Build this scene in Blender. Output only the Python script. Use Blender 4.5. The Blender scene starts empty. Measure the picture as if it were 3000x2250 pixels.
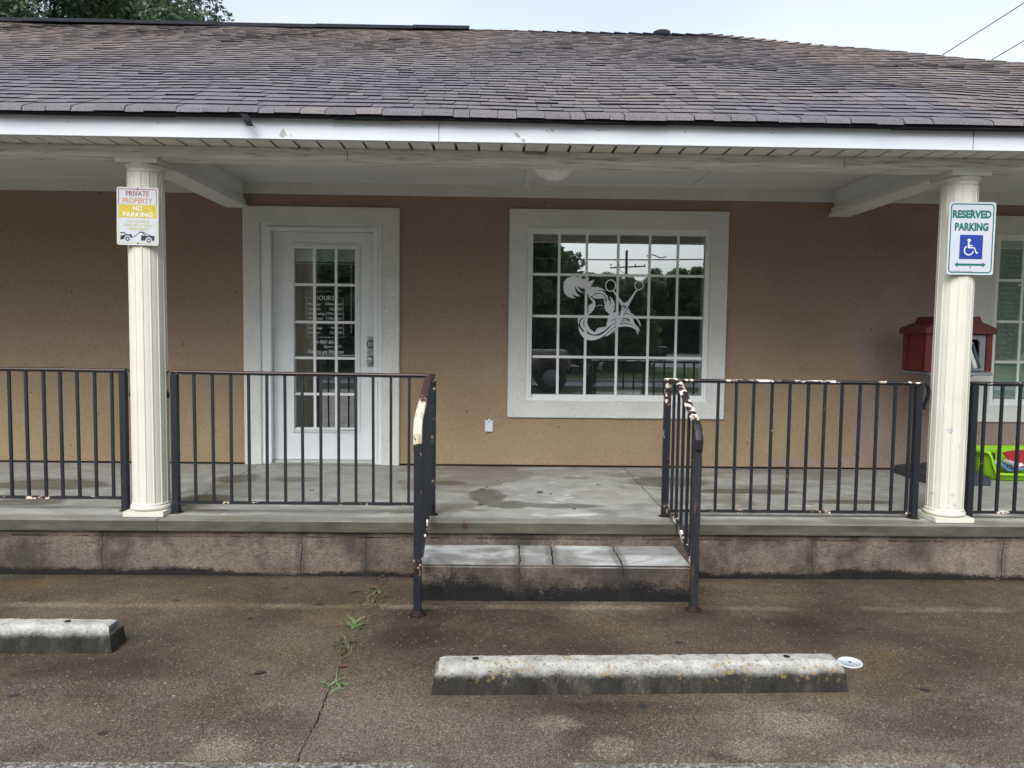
import bpy, bmesh, math, random
import numpy as np
from mathutils import Vector, Matrix, noise as mnoise
R = math.radians
rng = random.Random(7)
scene = bpy.context.scene
col = scene.collection

# ------------------------------------------------------------------ camera model (fitted to the place, metres)
F, W0, H0 = 2225.7, 3000.0, 2250.0
PITCH, YAW, ROLL = -.0637, .0184, .0118
CAM = np.array([2.2605, -6.8133, 1.5466])
def _basis():
    cp, sp, cy, sy = math.cos(PITCH), math.sin(PITCH), math.cos(YAW), math.sin(YAW)
    fwd = np.array([sy*cp, cy*cp, sp]); right = np.array([cy, -sy, 0.]); up = np.cross(right, fwd)
    cr, sr = math.cos(ROLL), math.sin(ROLL)
    return cr*right + sr*up, -sr*right + cr*up, fwd
BR, BU, BF = _basis()
def ray(px, py): return BF + (px - W0/2)/F*BR - (py - H0/2)/F*BU
def on(axis, px, py, val):                      # the point of a real plane (x, y or z = val) seen at a pixel of the photo
    d = ray(px, py); t = (val - CAM[axis])/d[axis]; p = CAM + t*d
    return float(p[0]), float(p[1]), float(p[2])
def PX(px, py, x): return on(0, px, py, x)
def PY(px, py, y): return on(1, px, py, y)
def PZ(px, py, z): return on(2, px, py, z)
def mirrored(px, py, y):                        # where a thing stands that shows in the window panes
    p = on(1, px, py, -y); return p[0], y, p[2]

cd = bpy.data.cameras.new('camera'); cam = bpy.data.objects.new('camera', cd); col.objects.link(cam)
cd.sensor_width = 36; cd.lens = F/W0*36; cd.clip_start = .05; cd.clip_end = 2000
M = Matrix(((BR[0], BU[0], -BF[0], CAM[0]), (BR[1], BU[1], -BF[1], CAM[1]), (BR[2], BU[2], -BF[2], CAM[2]), (0, 0, 0, 1)))
cam.matrix_world = M
scene.camera = cam

# ------------------------------------------------------------------ node helpers
class NB:
    def __init__(s, name, rough=.7, spec=.35, metal=0.):
        s.m = bpy.data.materials.new(name); s.m.use_nodes = True; s.nt = s.m.node_tree
        s.b = s.nt.nodes['Principled BSDF']; s.out = s.nt.nodes['Material Output']
        s.b.inputs['Roughness'].default_value = rough; s.b.inputs['Metallic'].default_value = metal
        s.b.inputs['Specular IOR Level'].default_value = spec
        s._pos = None
    def n(s, t): return s.nt.nodes.new(t)
    def put(s, sock, v):
        if hasattr(v, 'is_output') or isinstance(v, bpy.types.NodeSocket): s.nt.links.new(v, sock)
        elif isinstance(v, (tuple, list)): sock.default_value = (*v, 1) if len(v) == 3 and sock.type == 'RGBA' else v
        else: sock.default_value = v
    def pos(s, sc=(1, 1, 1), off=(0, 0, 0)):
        if s._pos is None: s._pos = s.n('ShaderNodeNewGeometry').outputs['Position']
        if sc == (1, 1, 1) and off == (0, 0, 0): return s._pos
        m = s.n('ShaderNodeMapping'); m.inputs['Scale'].default_value = sc; m.inputs['Location'].default_value = off
        s.nt.links.new(s._pos, m.inputs['Vector']); return m.outputs[0]
    def xyz(s):
        x = s.n('ShaderNodeSeparateXYZ'); s.nt.links.new(s.pos(), x.inputs[0]); return x.outputs
    def noise(s, scale, detail=4, rough=.55, vec=None, dist=0., col=False):
        t = s.n('ShaderNodeTexNoise'); t.inputs['Scale'].default_value = scale; t.inputs['Detail'].default_value = detail
        t.inputs['Roughness'].default_value = rough; t.inputs['Distortion'].default_value = dist
        s.nt.links.new(vec if vec is not None else s.pos(), t.inputs['Vector']); return t.outputs['Color' if col else 'Fac']
    def vor(s, scale, feat='F1', vec=None, out='Distance', rnd=1., dim='3D'):
        t = s.n('ShaderNodeTexVoronoi'); t.feature = feat; t.voronoi_dimensions = dim; t.inputs['Scale'].default_value = scale
        t.inputs['Randomness'].default_value = rnd
        s.nt.links.new(vec if vec is not None else s.pos(), t.inputs['Vector']); return t.outputs[out]
    def ramp(s, fac, stops, interp='LINEAR'):
        r = s.n('ShaderNodeValToRGB'); r.color_ramp.interpolation = interp
        while len(r.color_ramp.elements) < len(stops): r.color_ramp.elements.new(.5)
        for e, (p, c) in zip(r.color_ramp.elements, stops):
            e.position = p; e.color = (c, c, c, 1) if not isinstance(c, (tuple, list)) else (*c, 1)
        s.put(r.inputs['Fac'], fac); return r.outputs['Color']
    def mix(s, fac, a, b, mode='MIX'):
        x = s.n('ShaderNodeMix'); x.data_type = 'RGBA'; x.blend_type = mode
        s.put(x.inputs[0], fac); s.put(x.inputs[6], a); s.put(x.inputs[7], b); return x.outputs[2]
    def math(s, op, a, b=0., c=0., clamp=False):
        x = s.n('ShaderNodeMath'); x.operation = op; x.use_clamp = clamp
        s.put(x.inputs[0], a); s.put(x.inputs[1], b)
        if op in ('MULTIPLY_ADD', 'SMOOTH_MIN', 'COMPARE'): s.put(x.inputs[2], c)
        return x.outputs[0]
    def step(s, v, a, b):                       # smooth 0..1 between a and b
        x = s.n('ShaderNodeMapRange'); x.interpolation_type = 'SMOOTHSTEP'
        s.put(x.inputs[0], v); x.inputs[1].default_value = a; x.inputs[2].default_value = b
        return x.outputs[0]
    def attr(s, name, out='Color'):
        a = s.n('ShaderNodeAttribute'); a.attribute_name = name; return a.outputs[out]
    def bump(s, h, strength=.4, dist=.01, prev=None):
        b = s.n('ShaderNodeBump'); b.inputs['Strength'].default_value = strength; b.inputs['Distance'].default_value = dist
        s.put(b.inputs['Height'], h)
        if prev is not None: s.nt.links.new(prev, b.inputs['Normal'])
        return b.outputs[0]
    def done(s, color=None, rough=None, normal=None):
        if color is not None: s.put(s.b.inputs['Base Color'], color)
        if rough is not None: s.put(s.b.inputs['Roughness'], rough)
        if normal is not None: s.nt.links.new(normal, s.b.inputs['Normal'])
        return s.m

def plain(name, c, rough=.5, spec=.4, metal=0., var=.12, scale=6., bump=0., bscale=60.):
    n = NB(name, rough, spec, metal)
    f = n.noise(scale, 5)
    dark = tuple(v*(1-var) for v in c); lite = tuple(min(1, v*(1+var)) for v in c)
    colr = n.ramp(f, [(.3, dark), (.7, lite)])
    rr = n.ramp(n.noise(scale*3, 3), [(.3, max(0, rough-.08)), (.7, min(1, rough+.08))])
    nm = n.bump(n.noise(bscale, 3), .3, bump) if bump else None
    return n.done(colr, rr, nm)

MT = {}
HP = .3653                                        # porch top
def crack_line(n, axis, at, wob, w):            # mask of a thin wandering crack along one coordinate
    x = n.xyz()[axis]
    j = n.math('MULTIPLY', n.math('SUBTRACT', n.noise(9, 4), .5), wob)
    d = n.math('ABSOLUTE', n.math('SUBTRACT', n.math('ADD', x, j), at))
    return n.math('SUBTRACT', 1., n.step(d, w*.4, w))

def make_materials():
    # --- tan stucco
    n = NB('tan_stucco', .85, .2)
    x, y, z = n.xyz()
    base = n.ramp(n.noise(1.3, 5, .6), [(.25, (.258, .190, .117)), (.5, (.300, .221, .137)), (.75, (.328, .246, .150))])
    base = n.mix(n.math('MULTIPLY', n.step(n.noise(2.2, 6, .66, n.pos((1, 1, .45))), .44, .72), .5), base, (.255, .178, .122))
    # browner, redder tone of the upper wall's porch shade, painted into the colour
    up = n.step(n.math('ADD', z, n.math('MULTIPLY', n.noise(1.6, 4), .6)), .95, 2.3)
    base = n.mix(n.math('MULTIPLY', up, .85), base, (.300, .212, .160))
    pinkx = n.math('ADD', x, n.math('ADD', n.math('MULTIPLY', n.noise(1.1, 4), .5), n.math('MULTIPLY', n.noise(7, 3), .06)))
    pink = n.step(pinkx, 5.75, 5.84)
    pink2 = n.step(n.math('ADD', n.math('MULTIPLY', x, -1.), n.math('MULTIPLY', n.noise(2, 4), .5)), 2.42, 2.5)
    pink2 = n.math('MULTIPLY', pink2, n.math('SUBTRACT', 1., n.step(z, .7, .9)))
    foot = n.math('MULTIPLY', n.step(n.math('SUBTRACT', n.math('MULTIPLY', n.noise(1.5, 3), .14), z), -.41, -.385), n.step(x, 4.4, 5.0))
    pk = n.math('MAXIMUM', n.math('MAXIMUM', pink, pink2), foot)
    pcol = n.ramp(n.noise(3, 4), [(.3, (.255, .18, .15)), (.7, (.32, .235, .20))])
    base = n.mix(pk, base, pcol)
    cxz = n.n('ShaderNodeCombineXYZ'); n.nt.links.new(x, cxz.inputs[0]); n.nt.links.new(z, cxz.inputs[1])
    spots = n.math('SUBTRACT', 1., n.step(n.vor(1.3, 'F1', cxz.outputs[0], dim='2D'), .008, .014))
    base = n.mix(n.math('MULTIPLY', spots, .7), base, (.08, .05, .035))
    swirl = n.noise(30, 7, .66, None, 2.8)
    base = n.mix(.75, base, n.ramp(swirl, [(.30, (.64, .62, .60)), (.46, (.93, .93, .93)), (.68, (1.2, 1.2, 1.2))]), 'MULTIPLY')
    MT['stucco'] = n.done(base, .9, n.bump(swirl, .7, .008, n.bump(n.noise(8, 3), .3, .02)))
    # --- white stucco trim
    n = NB('white_stucco_trim', .8, .25)
    sw = n.noise(45, 5, .65, None, 1.2)
    c = n.ramp(n.noise(2.2, 5), [(.3, (.565, .565, .53)), (.7, (.66, .66, .63))])
    c = n.mix(.7, c, n.ramp(sw, [(.33, .80), (.55, 1.)]), 'MULTIPLY')
    MT['trim'] = n.done(c, .85, n.bump(sw, .6, .008))
    # --- door, fascia and vinyl
    MT['door'] = plain('door_paint', (.68, .70, .70), .42, .4, var=.05)
    n = NB('fascia_metal', .38, .45)
    c = n.ramp(n.noise(1.2, 5, .6, n.pos((.6, 1, 4))), [(.3, (.55, .575, .61)), (.7, (.60, .625, .66))])
    c = n.mix(n.math('MULTIPLY', n.step(n.noise(14, 5, .7, n.pos((.5, 1, 1))), .62, .8), .25), c, (.55, .54, .5))
    MT['fascia'] = n.done(c)
    MT['vinyl'] = plain('white_vinyl', (.74, .75, .73), .35, .45, var=.04)
    MT['primer'] = plain('grey_primer_chip', (.33, .33, .29), .7)
    MT['soffit'] = plain('vinyl_soffit', (.74, .74, .71), .5, .35, var=.06, bump=.002, bscale=220)
    n = NB('weathered_white_wood', .75, .25)
    g = n.noise(5, 7, .68, n.pos((.7, 6, 9)), .6)
    c = n.ramp(g, [(.32, (.22, .21, .19)), (.43, (.58, .575, .555)), (.6, (.76, .76, .74))])
    kn = n.math('SUBTRACT', 1., n.step(n.math('ADD', n.vor(1.7, 'F1', n.pos((.8, 2.5, 5))), n.math('MULTIPLY', n.math('SUBTRACT', n.noise(18, 5, .7), .5), .25)), .08, .16))
    c = n.mix(n.math('MULTIPLY', kn, .7), c, (.17, .155, .135))
    MT['wood'] = n.done(c, .8, n.bump(g, .5, .004))
    n = NB('porch_ceiling_paint', .7, .3)
    c = n.ramp(n.noise(1.4, 5, .6, n.pos((.5, 1, 1))), [(.3, (.60, .60, .59)), (.7, (.70, .70, .69))])
    c = n.mix(n.math('MULTIPLY', n.step(n.noise(9, 5, .7), .6, .78), .3), c, (.40, .385, .35))
    MT['ceiling'] = n.done(c, .75, n.bump(n.noise(70, 3), .15, .003))
    # --- columns
    n = NB('cream_paint', .42, .4)
    c = n.ramp(n.noise(3, 4), [(.3, (.535, .515, .43)), (.7, (.595, .575, .49))])
    chip = n.math('MULTIPLY', n.step(n.noise(11, 4, .6), .665, .68), n.step(n.math('MULTIPLY', n.xyz()[2], -1.), -1.1, -.95))
    chip = n.math('MULTIPLY', chip, n.step(n.xyz()[0], 3., 3.1))
    dirt = n.math('MULTIPLY', n.step(n.noise(22, 5, .7, n.pos((1, 1, .3))), .52, .8), .3)
    c = n.mix(dirt, c, (.44, .41, .33))
    MT['cream'] = n.done(n.mix(chip, c, (.35, .37, .38)), .42)
    # --- shingles
    n = NB('asphalt_shingle', .85, .28)
    t = n.attr('tint')
    gr = n.noise(150, 3, .8)
    c = n.mix(.85, t, n.ramp(gr, [(.3, .4), (.5, .95), (.68, 1.8)]), 'MULTIPLY')
    c = n.mix(n.math('MULTIPLY', n.step(n.noise(1.1, 5, .65), .5, .8), .15), c, (.12, .105, .10))
    MT['shingle'] = n.done(c, .85, n.bump(gr, .6, .003))
    MT['shingle_edge'] = plain('shingle_cut_edge_shade', (.010, .010, .014), .95, .1)  # black cut asphalt, with the shadow gaps under the courses painted in
    MT['black_metal'] = plain('black_ridge_metal', (.013, .014, .019), .8, .2, var=.25)
    # --- concrete of the porch slab
    n = NB('porch_concrete', .6, .4)
    x, y, z = n.xyz()
    big = n.noise(1.25, 6, .6, n.pos((.55, 1.15, 1)), .5)
    c = n.ramp(n.noise(6, 7, .65), [(.25, (.20, .20, .18)), (.5, (.285, .283, .26)), (.75, (.37, .37, .35))])
    tan = n.step(n.noise(1.0, 4, .6, n.pos((1, 1, 1), (5, 3, 0))), .48, .7)
    c = n.mix(n.math('MULTIPLY', tan, .35), c, (.235, .21, .16))
    wet = n.step(big, .56, .62)
    c = n.mix(n.math('MULTIPLY', wet, .6), c, n.mix(1., c, (.46, .46, .43), 'MULTIPLY'))
    efl = n.math('MULTIPLY', n.step(n.noise(4.5, 6, .66, n.pos((.6, 1.4, 1), (9, 2, 0))), .56, .66), n.step(n.math('MULTIPLY', y, -1.), 1.15, 1.6))
    efl = n.math('MULTIPLY', efl, n.math('SUBTRACT', 1., n.step(n.math('MULTIPLY', y, -1.), 1.88, 1.96)))
    c = n.mix(n.math('MULTIPLY', efl, .75), c, (.56, .55, .52))
    flk = n.math('SUBTRACT', 1., n.step(n.vor(3.1, 'F1', n.pos((.6, 2.0, 1)), dim='2D'), .05, .08))
    flk = n.math('MULTIPLY', flk, n.math('MULTIPLY', n.step(n.noise(30, 3), .45, .55), n.step(n.noise(.9, 2, .5, n.pos((1, 1, 1), (2, 7, 0))), .5, .58)))
    c = n.mix(n.math('MULTIPLY', flk, .85), c, (.62, .61, .58))
    def spot(px, py, rx, ry, jag):
        p = PZ(px, py, HP); sc = F/(p[1]-CAM[1]); tilt = (CAM[2]-HP)/(p[1]-CAM[1])
        wx, wy = rx/sc, ry/(sc*tilt)
        dx = n.math('DIVIDE', n.math('SUBTRACT', x, p[0]), wx); dy = n.math('DIVIDE', n.math('SUBTRACT', y, p[1]), wy)
        d = n.math('SQRT', n.math('ADD', n.math('MULTIPLY', dx, dx), n.math('MULTIPLY', dy, dy)))
        return n.math('ADD', d, n.math('MULTIPLY', n.math('SUBTRACT', n.noise(.55/wx if jag > .3 else 25., 5, .65), .5), jag))
    damp = None
    for sp in ((700, 1402, 75, 16, 1.2), (870, 1404, 80, 9, 1.2), (600, 1462, 100, 20, 1.4), (1430, 1452, 60, 26, 1.4), (1490, 1478, 90, 12, 1.3), (1660, 1482, 120, 9, 1.4), (1960, 1412, 130, 16, 1.3), (2180, 1440, 190, 9, 1.3), (150, 1420, 190, 16, 1.5), (60, 1470, 120, 12, 1.4), (1300, 1415, 90, 8, 1.4), (2480, 1470, 160, 8, 1.4)):
        mk = n.math('SUBTRACT', 1., n.step(spot(*sp), .72, 1.05)); damp = mk if damp is None else n.math('MAXIMUM', damp, mk)
    c = n.mix(n.math('MULTIPLY', damp, .85), c, n.mix(1., c, (.34, .33, .29), 'MULTIPLY'))
    wet = n.math('MAXIMUM', wet, n.math('MULTIPLY', damp, .5))
    gum = None
    for sp in ((1412, 1433, 9, 3.2), (1425, 1427, 6, 2.5), (1408, 1478, 11, 4), (1582, 1442, 11, 4), (1614, 1447, 4, 2.5), (1752, 1420, 6, 2), (1330, 1412, 4, 1.6), (914, 1436, 8, 3), (940, 1424, 7, 2.6), (1172, 1411, 6, 2.2), (1682, 1490, 7, 3), (420, 1408, 4, 2), (1460, 1408, 5, 2)):
        mk = n.math('SUBTRACT', 1., n.step(spot(*sp, .25), .75, 1.05)); gum = mk if gum is None else n.math('MAXIMUM', gum, mk)
    c = n.mix(n.math('MULTIPLY', gum, .85), c, (.022, .020, .019))
    # front face: algae-grey
    face = n.math('MULTIPLY', n.step(n.math('MULTIPLY', y, -1.), 2.055, 2.0632), 1.)
    fc = n.ramp(n.noise(7, 6, .65, n.pos((.5, 1, 2))), [(.3, (.036, .033, .023)), (.5, (.066, .061, .044)), (.75, (.110, .103, .077))])
    nose = n.step(n.math('ADD', n.math('MULTIPLY', y, -1.), n.math('MULTIPLY', n.math('SUBTRACT', n.noise(4, 5, .65), .5), .12)), 1.90, 1.99)
    c = n.mix(n.math('MULTIPLY', nose, .62), c, n.mix(1., fc, (1.8, 1.8, 1.8), 'MULTIPLY'))
    c = n.mix(face, c, fc)
    for at in (.107, 3.385):
        c = n.mix(n.math('MULTIPLY', crack_line(n, 0, at + .02, .035, .007), .9), c, (.03, .028, .025))
    rg = n.mix(wet, n.ramp(n.noise(9, 3), [(.3, .5), (.7, .75)]), (.33, .33, .33))
    MT['slab'] = n.done(c, rg, n.bump(n.math('MULTIPLY', n.noise(120, 4), n.math('SUBTRACT', 1.1, wet)), .25, .003))
    # --- foundation stucco with mildew
    def block_mat(name, ztop, zmild, cracks, topc=None):
        n = NB(name, .85, .25)
        x, y, z = n.xyz()
        sw = n.noise(40, 7, .74, n.pos((.7, 1, 1.4)), 2.2)
        c = n.ramp(n.noise(2.2, 5, .6), [(.3, (.135, .105, .080)), (.55, (.225, .176, .136)), (.8, (.31, .245, .19))])
        c = n.mix(.85, c, n.ramp(sw, [(.34, (.12, .115, .11)), (.46, (.80, .80, .79)), (.62, (1.3, 1.3, 1.3))]), 'MULTIPLY')
        patch = n.noise(1.9, 6, .66, n.pos((1, 1, .8), (3, 1, 8)))
        c = n.mix(n.math('MULTIPLY', n.step(patch, .42, .62), .85), c, (.045, .040, .034))
        edge = n.math('ADD', z, n.math('MULTIPLY', n.math('SUBTRACT', n.noise(3.2, 7, .75), .5), zmild*2.4))
        edge = n.math('ADD', edge, n.math('MULTIPLY', n.math('SUBTRACT', sw, .5), zmild*1.6))
        edge = n.math('ADD', edge, n.math('MULTIPLY', n.math('SUBTRACT', n.noise(1.3, 3, .5), .47), zmild*2.2))
        low = n.math('SUBTRACT', 1., n.step(edge, zmild*.6, zmild*1.3))
        c = n.mix(n.math('MULTIPLY', low, .96), c, (.008, .008, .009))
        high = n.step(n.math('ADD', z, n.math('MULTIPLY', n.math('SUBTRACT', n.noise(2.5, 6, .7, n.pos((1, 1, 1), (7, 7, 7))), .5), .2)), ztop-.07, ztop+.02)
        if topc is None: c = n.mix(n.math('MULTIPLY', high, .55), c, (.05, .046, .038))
        for at in cracks:
            c = n.mix(n.math('MULTIPLY', crack_line(n, 0, at, .06, .05), n.math('MULTIPLY', n.noise(9, 5, .7), .75)), c, (.03, .027, .024))
            c = n.mix(n.math('MULTIPLY', crack_line(n, 0, at, .06, .004), .85), c, (.014, .013, .012))
        if topc is not None:
            nz = n.n('ShaderNodeSeparateXYZ'); g = n.n('ShaderNodeNewGeometry'); n.nt.links.new(g.outputs['True Normal'], nz.inputs[0])
            up = n.step(nz.outputs[2], .75, .92)
            tc = n.ramp(n.noise(3.0, 6, .6, n.pos((.9, 1.3, 1)), .6), [(.3, (.17, .165, .145)), (.47, (.30, .30, .28)), (.58, (.50, .505, .49)), (.72, (.64, .65, .64))])
            for at in topc: tc = n.mix(crack_line(n, 0, at, .05, .007), n.mix(n.math('MULTIPLY', crack_line(n, 0, at, .05, .05), .6), tc, (.13, .12, .10)), (.015, .015, .015))
            c = n.mix(up, c, tc)
        return n.done(c, .8, n.bump(sw, .95, .016))
    MT['foundation'] = block_mat('stained_foundation_stucco', .30, .045, (-.237, 1.023, 1.425, 4.3, 5.536, -1.6))
    MT['step'] = block_mat('stained_step_stucco', .21, .108, (2.0, 2.40, 3.01), (2.40, 2.6, 3.0))
    # --- parking block
    n = NB('parking_block_concrete', .85, .25)
    x, y, z = n.xyz()
    c = n.ramp(n.noise(12, 6, .7), [(.3, (.24, .235, .21)), (.55, (.40, .39, .36)), (.8, (.52, .51, .475))])
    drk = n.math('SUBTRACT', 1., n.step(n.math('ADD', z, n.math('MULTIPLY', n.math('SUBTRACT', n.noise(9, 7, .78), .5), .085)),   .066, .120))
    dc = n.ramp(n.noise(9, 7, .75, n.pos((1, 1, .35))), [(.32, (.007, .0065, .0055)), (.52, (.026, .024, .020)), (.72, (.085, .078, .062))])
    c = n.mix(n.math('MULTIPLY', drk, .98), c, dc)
    lv = n.math('ADD', n.vor(38.), n.math('MULTIPLY', n.math('SUBTRACT', n.noise(90, 5, .7), .5), .5))
    lich = n.math('SUBTRACT', 1., n.step(lv, .26, .38))
    lich = n.math('MULTIPLY', lich, n.step(z, .03, .09))
    lich = n.math('MULTIPLY', lich, n.step(n.noise(5.0, 4, .65), .45, .55))
    lich = n.math('MULTIPLY', lich, n.step(x, 1.2, 1.3))
    c = n.mix(n.math('MULTIPLY', lich, .85), c, (.27, .19, .065))
    stn = n.step(n.noise(6, 6, .7, n.pos((1, 1, 1), (4, 9, 2))), .62, .72)
    c = n.mix(n.math('MULTIPLY', stn, .6), c, (.07, .065, .06))
    pit = n.vor(55.); c = n.mix(n.math('SUBTRACT', 1., n.step(pit, .10, .2)), c, n.mix(1., c, (.25, .25, .25), 'MULTIPLY'))
    gr = n.noise(160, 3, .7)
    c = n.mix(.6, c, n.ramp(gr, [(.3, .55), (.6, 1.2)]), 'MULTIPLY')
    MT['pblock'] = n.done(c, .85, n.bump(gr, .7, .006, n.bump(n.noise(20, 5), .5, .012)))
    # --- wet exposed aggregate paving
    n = NB('wet_aggregate_concrete', .5, .4)
    x, y, z = n.xyz()
    big = n.noise(.9, 6, .62, n.pos((1, 1.2, 1), (2.7, .4, 0)), .4)
    c = n.ramp(big, [(.28, (.036, .027, .017)), (.44, (.068, .052, .033)), (.56, (.098, .077, .051)), (.72, (.155, .130, .092))])
    orange = n.step(n.noise(1.7, 5, .62, n.pos((1, 1, 1), (8, 3, 0))), .5, .72)
    c = n.mix(n.math('MULTIPLY', orange, .5), c, (.115, .070, .030))
    grey = n.math('MULTIPLY', n.step(n.noise(1.1, 6, .66, n.pos((1, 1, 1), (1, 6, 0)), .8), .47, .62), n.step(n.math('MULTIPLY', y, -1.), 3.2, 4.0))
    c = n.mix(n.math('MULTIPLY', grey, .6), c, (.165, .150, .122))
    # paving dries paler away from the porch
    dry = n.math('MULTIPLY', n.step(n.math('ADD', n.math('MULTIPLY', y, -1.), n.math('MULTIPLY', n.math('SUBTRACT', n.noise(1.3, 5, .6, n.pos((1, 1, 1), (9, 9, 0))), .5), 1.1)), 3.45, 4.15), .62)
    c = n.mix(dry, c, n.ramp(n.noise(5, 5, .65), [(.3, (.105, .088, .064)), (.7, (.165, .145, .112))]))
    ln = n.math('ABSOLUTE', n.math('ADD', n.math('ADD', y, 2.57), n.math('MULTIPLY', n.math('SUBTRACT', n.noise(5, 4), .5), .08)))  # line of light along the porch, painted as a pale streak
    ln = n.math('MULTIPLY', n.math('SUBTRACT', 1., n.step(ln, .0, .06)), n.step(n.noise(2.2, 4, .6), .36, .6))
    c = n.mix(n.math('MULTIPLY', ln, .6), c, (.27, .215, .15))
    dark = n.step(n.noise(1.9, 5, .6, n.pos((1, 1, 1), (5, 5, 0))), .55, .74)
    c = n.mix(n.math('MULTIPLY', dark, .55), c, (.035, .028, .02))
    def gspot(px, py, rx, ry, jag):
        p = PZ(px, py, 0); sc = F/(p[1]-CAM[1]); tilt = CAM[2]/(p[1]-CAM[1]); wx, wy = rx/sc, ry/(sc*tilt)
        dx = n.math('DIVIDE', n.math('SUBTRACT', x, p[0]), wx); dy = n.math('DIVIDE', n.math('SUBTRACT', y, p[1]), wy)
        d = n.math('SQRT', n.math('ADD', n.math('MULTIPLY', dx, dx), n.math('MULTIPLY', dy, dy)))
        return n.math('SUBTRACT', 1., n.step(n.math('ADD', d, n.math('MULTIPLY', n.math('SUBTRACT', n.noise(3.2, 6, .68), .5), jag)), .55, 1.1))
    def union(lst):
        r = None
        for sp in lst:
            mk = gspot(*sp); r = mk if r is None else n.math('MAXIMUM', r, mk)
        return r
    c = n.mix(n.math('MULTIPLY', union(((820, 2120, 150, 60, 1.6), (2770, 2130, 220, 45, 1.5), (1330, 1900, 220, 70, 1.5), (1880, 2075, 330, 26, 1.3), (330, 1960, 330, 40, 1.6), (2150, 2215, 120, 22, 1.4), (2300, 1850, 420, 60, 1.5))), .55), c, n.mix(1., c, (.52, .48, .42), 'MULTIPLY'))
    c = n.mix(n.math('MULTIPLY', union(((2210, 2195, 110, 40, 1.2), (2330, 2120, 150, 45, 1.6), (1790, 2190, 90, 45, 1.5), (1640, 2120, 110, 30, 1.8), (2620, 2225, 220, 30, 1.5), (640, 2200, 110, 50, 1.6))), .55), c, (.235, .205, .150))
    c = n.mix(n.math('MULTIPLY', union(((1270, 2140, 130, 60, 1.6), (500, 1770, 300, 18, 1.3), (980, 1800, 120, 40, 1.5), (200, 2080, 160, 50, 1.7), (2480, 2050, 150, 30, 1.6))), .28), c, (.17, .115, .058))
    for (sx, sy, sr) in ((3.40, -2.63, .22), (1.82, -2.72, .2), (1.83, -3.0, .25)):
        dx = n.math('MULTIPLY', n.math('SUBTRACT', x, sx), .8); dy = n.math('SUBTRACT', y, sy)
        dd = n.math('SQRT', n.math('ADD', n.math('MULTIPLY', dx, dx), n.math('MULTIPLY', dy, dy)))
        dd = n.math('ADD', dd, n.math('MULTIPLY', n.math('SUBTRACT', n.noise(6, 5), .5), .25))
        c = n.mix(n.math('MULTIPLY', n.math('SUBTRACT', 1., n.step(dd, sr*.15, sr)), .75), c, (.028, .022, .015))
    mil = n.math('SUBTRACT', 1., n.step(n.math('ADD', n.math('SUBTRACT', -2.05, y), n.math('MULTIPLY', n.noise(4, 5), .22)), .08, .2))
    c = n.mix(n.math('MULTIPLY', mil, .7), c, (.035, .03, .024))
    agg = n.vor(230., 'F1', None, 'Color')
    bw = n.n('ShaderNodeRGBToBW'); n.nt.links.new(agg, bw.inputs[0])
    c = n.mix(.95, c, n.ramp(bw.outputs[0], [(.15, (.26, .25, .24)), (.4, (.75, .73, .7)), (.65, (1.18, 1.15, 1.11)), (.88, (2.2, 2.05, 1.85))]), 'MULTIPLY')
    fine = n.noise(240, 4, .8)
    c = n.mix(.75, c, n.ramp(fine, [(.32, .36), (.5, .95), (.66, 1.95)]), 'MULTIPLY')
    peb = n.math('SUBTRACT', 1., n.step(n.vor(26., 'F1', None, dim='2D'), .07, .11))
    peb = n.math('MULTIPLY', peb, n.step(n.noise(24, 2, .5, n.pos((1, 1, 1), (3, 3, 3))), .55, .57))
    c = n.mix(n.math('MULTIPLY', peb, .8), c, (.42, .38, .31))
    gum = n.math('SUBTRACT', 1., n.step(n.math('ADD', n.vor(.95, 'F1', n.pos((1, 1.2, 1), (.3, .7, 0)), dim='2D'), n.math('MULTIPLY', n.noise(40, 3), .02)), .025, .037))
    c = n.mix(n.math('MULTIPLY', gum, .85), c, (.022, .022, .024))
    rg = n.ramp(n.noise(2.2, 5, .6, n.pos((1, 1, 1), (6, 1, 0))), [(.35, .45), (.65, .75)])
    MT['paving'] = n.done(c, rg, n.bump(n.math('ADD', n.math('MULTIPLY', bw.outputs[0], .7), fine), .8, .006))
    # --- iron paint
    def iron(name, base, chips, chipc, thr):
        n = NB(name, .45, .45)
        c = n.ramp(n.noise(9, 5), [(.3, tuple(v*.7 for v in base)), (.7, tuple(v*1.25 for v in base))])
        if chips:
            f = n.noise(18, 6, .68, n.pos((.5, .7, .45)))
            m = n.step(f, thr, thr+.015)
            ring = n.step(f, thr-.03, thr-.02)
            c = n.mix(n.math('MULTIPLY', ring, .8), c, (.10, .045, .025))
            c = n.mix(m, c, chipc)
        return n.done(c, .5, n.bump(n.noise(70, 4), .25, .002))
    IB = (.006, .0085, .0135)
    MT['iron'] = iron('blue_black_iron_paint', IB, True, (.36, .34, .29), .69)
    MT['iron_rust'] = iron('rusty_brown_rail_paint', (.040, .019, .016), True, (.40, .24, .16), .69)
    MT['iron_chip'] = iron('flaking_rail_paint', (.012, .013, .018), True, (.68, .62, .53), .55)
    MT['iron_chip2'] = iron('chipped_post_paint', IB, True, (.60, .54, .44), .60)
    n = NB('rust_streak_post_paint', .45, .45)
    x, y, z = n.xyz()
    c = n.ramp(n.noise(9, 5), [(.3, (.007, .009, .014)), (.7, (.018, .021, .028))])
    st = n.math('MULTIPLY', n.step(n.noise(12, 5, .6, n.pos((1, 1, .12))), .47, .6), n.math('SUBTRACT', 1., n.step(z, .55, .72)))
    MT['iron_streak'] = n.done(n.mix(n.math('MULTIPLY', st, .8), c, (.16, .075, .035)), .5)
    n = NB('worn_cream_rail_paint', .5, .4)
    x, y, z = n.xyz()
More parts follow.
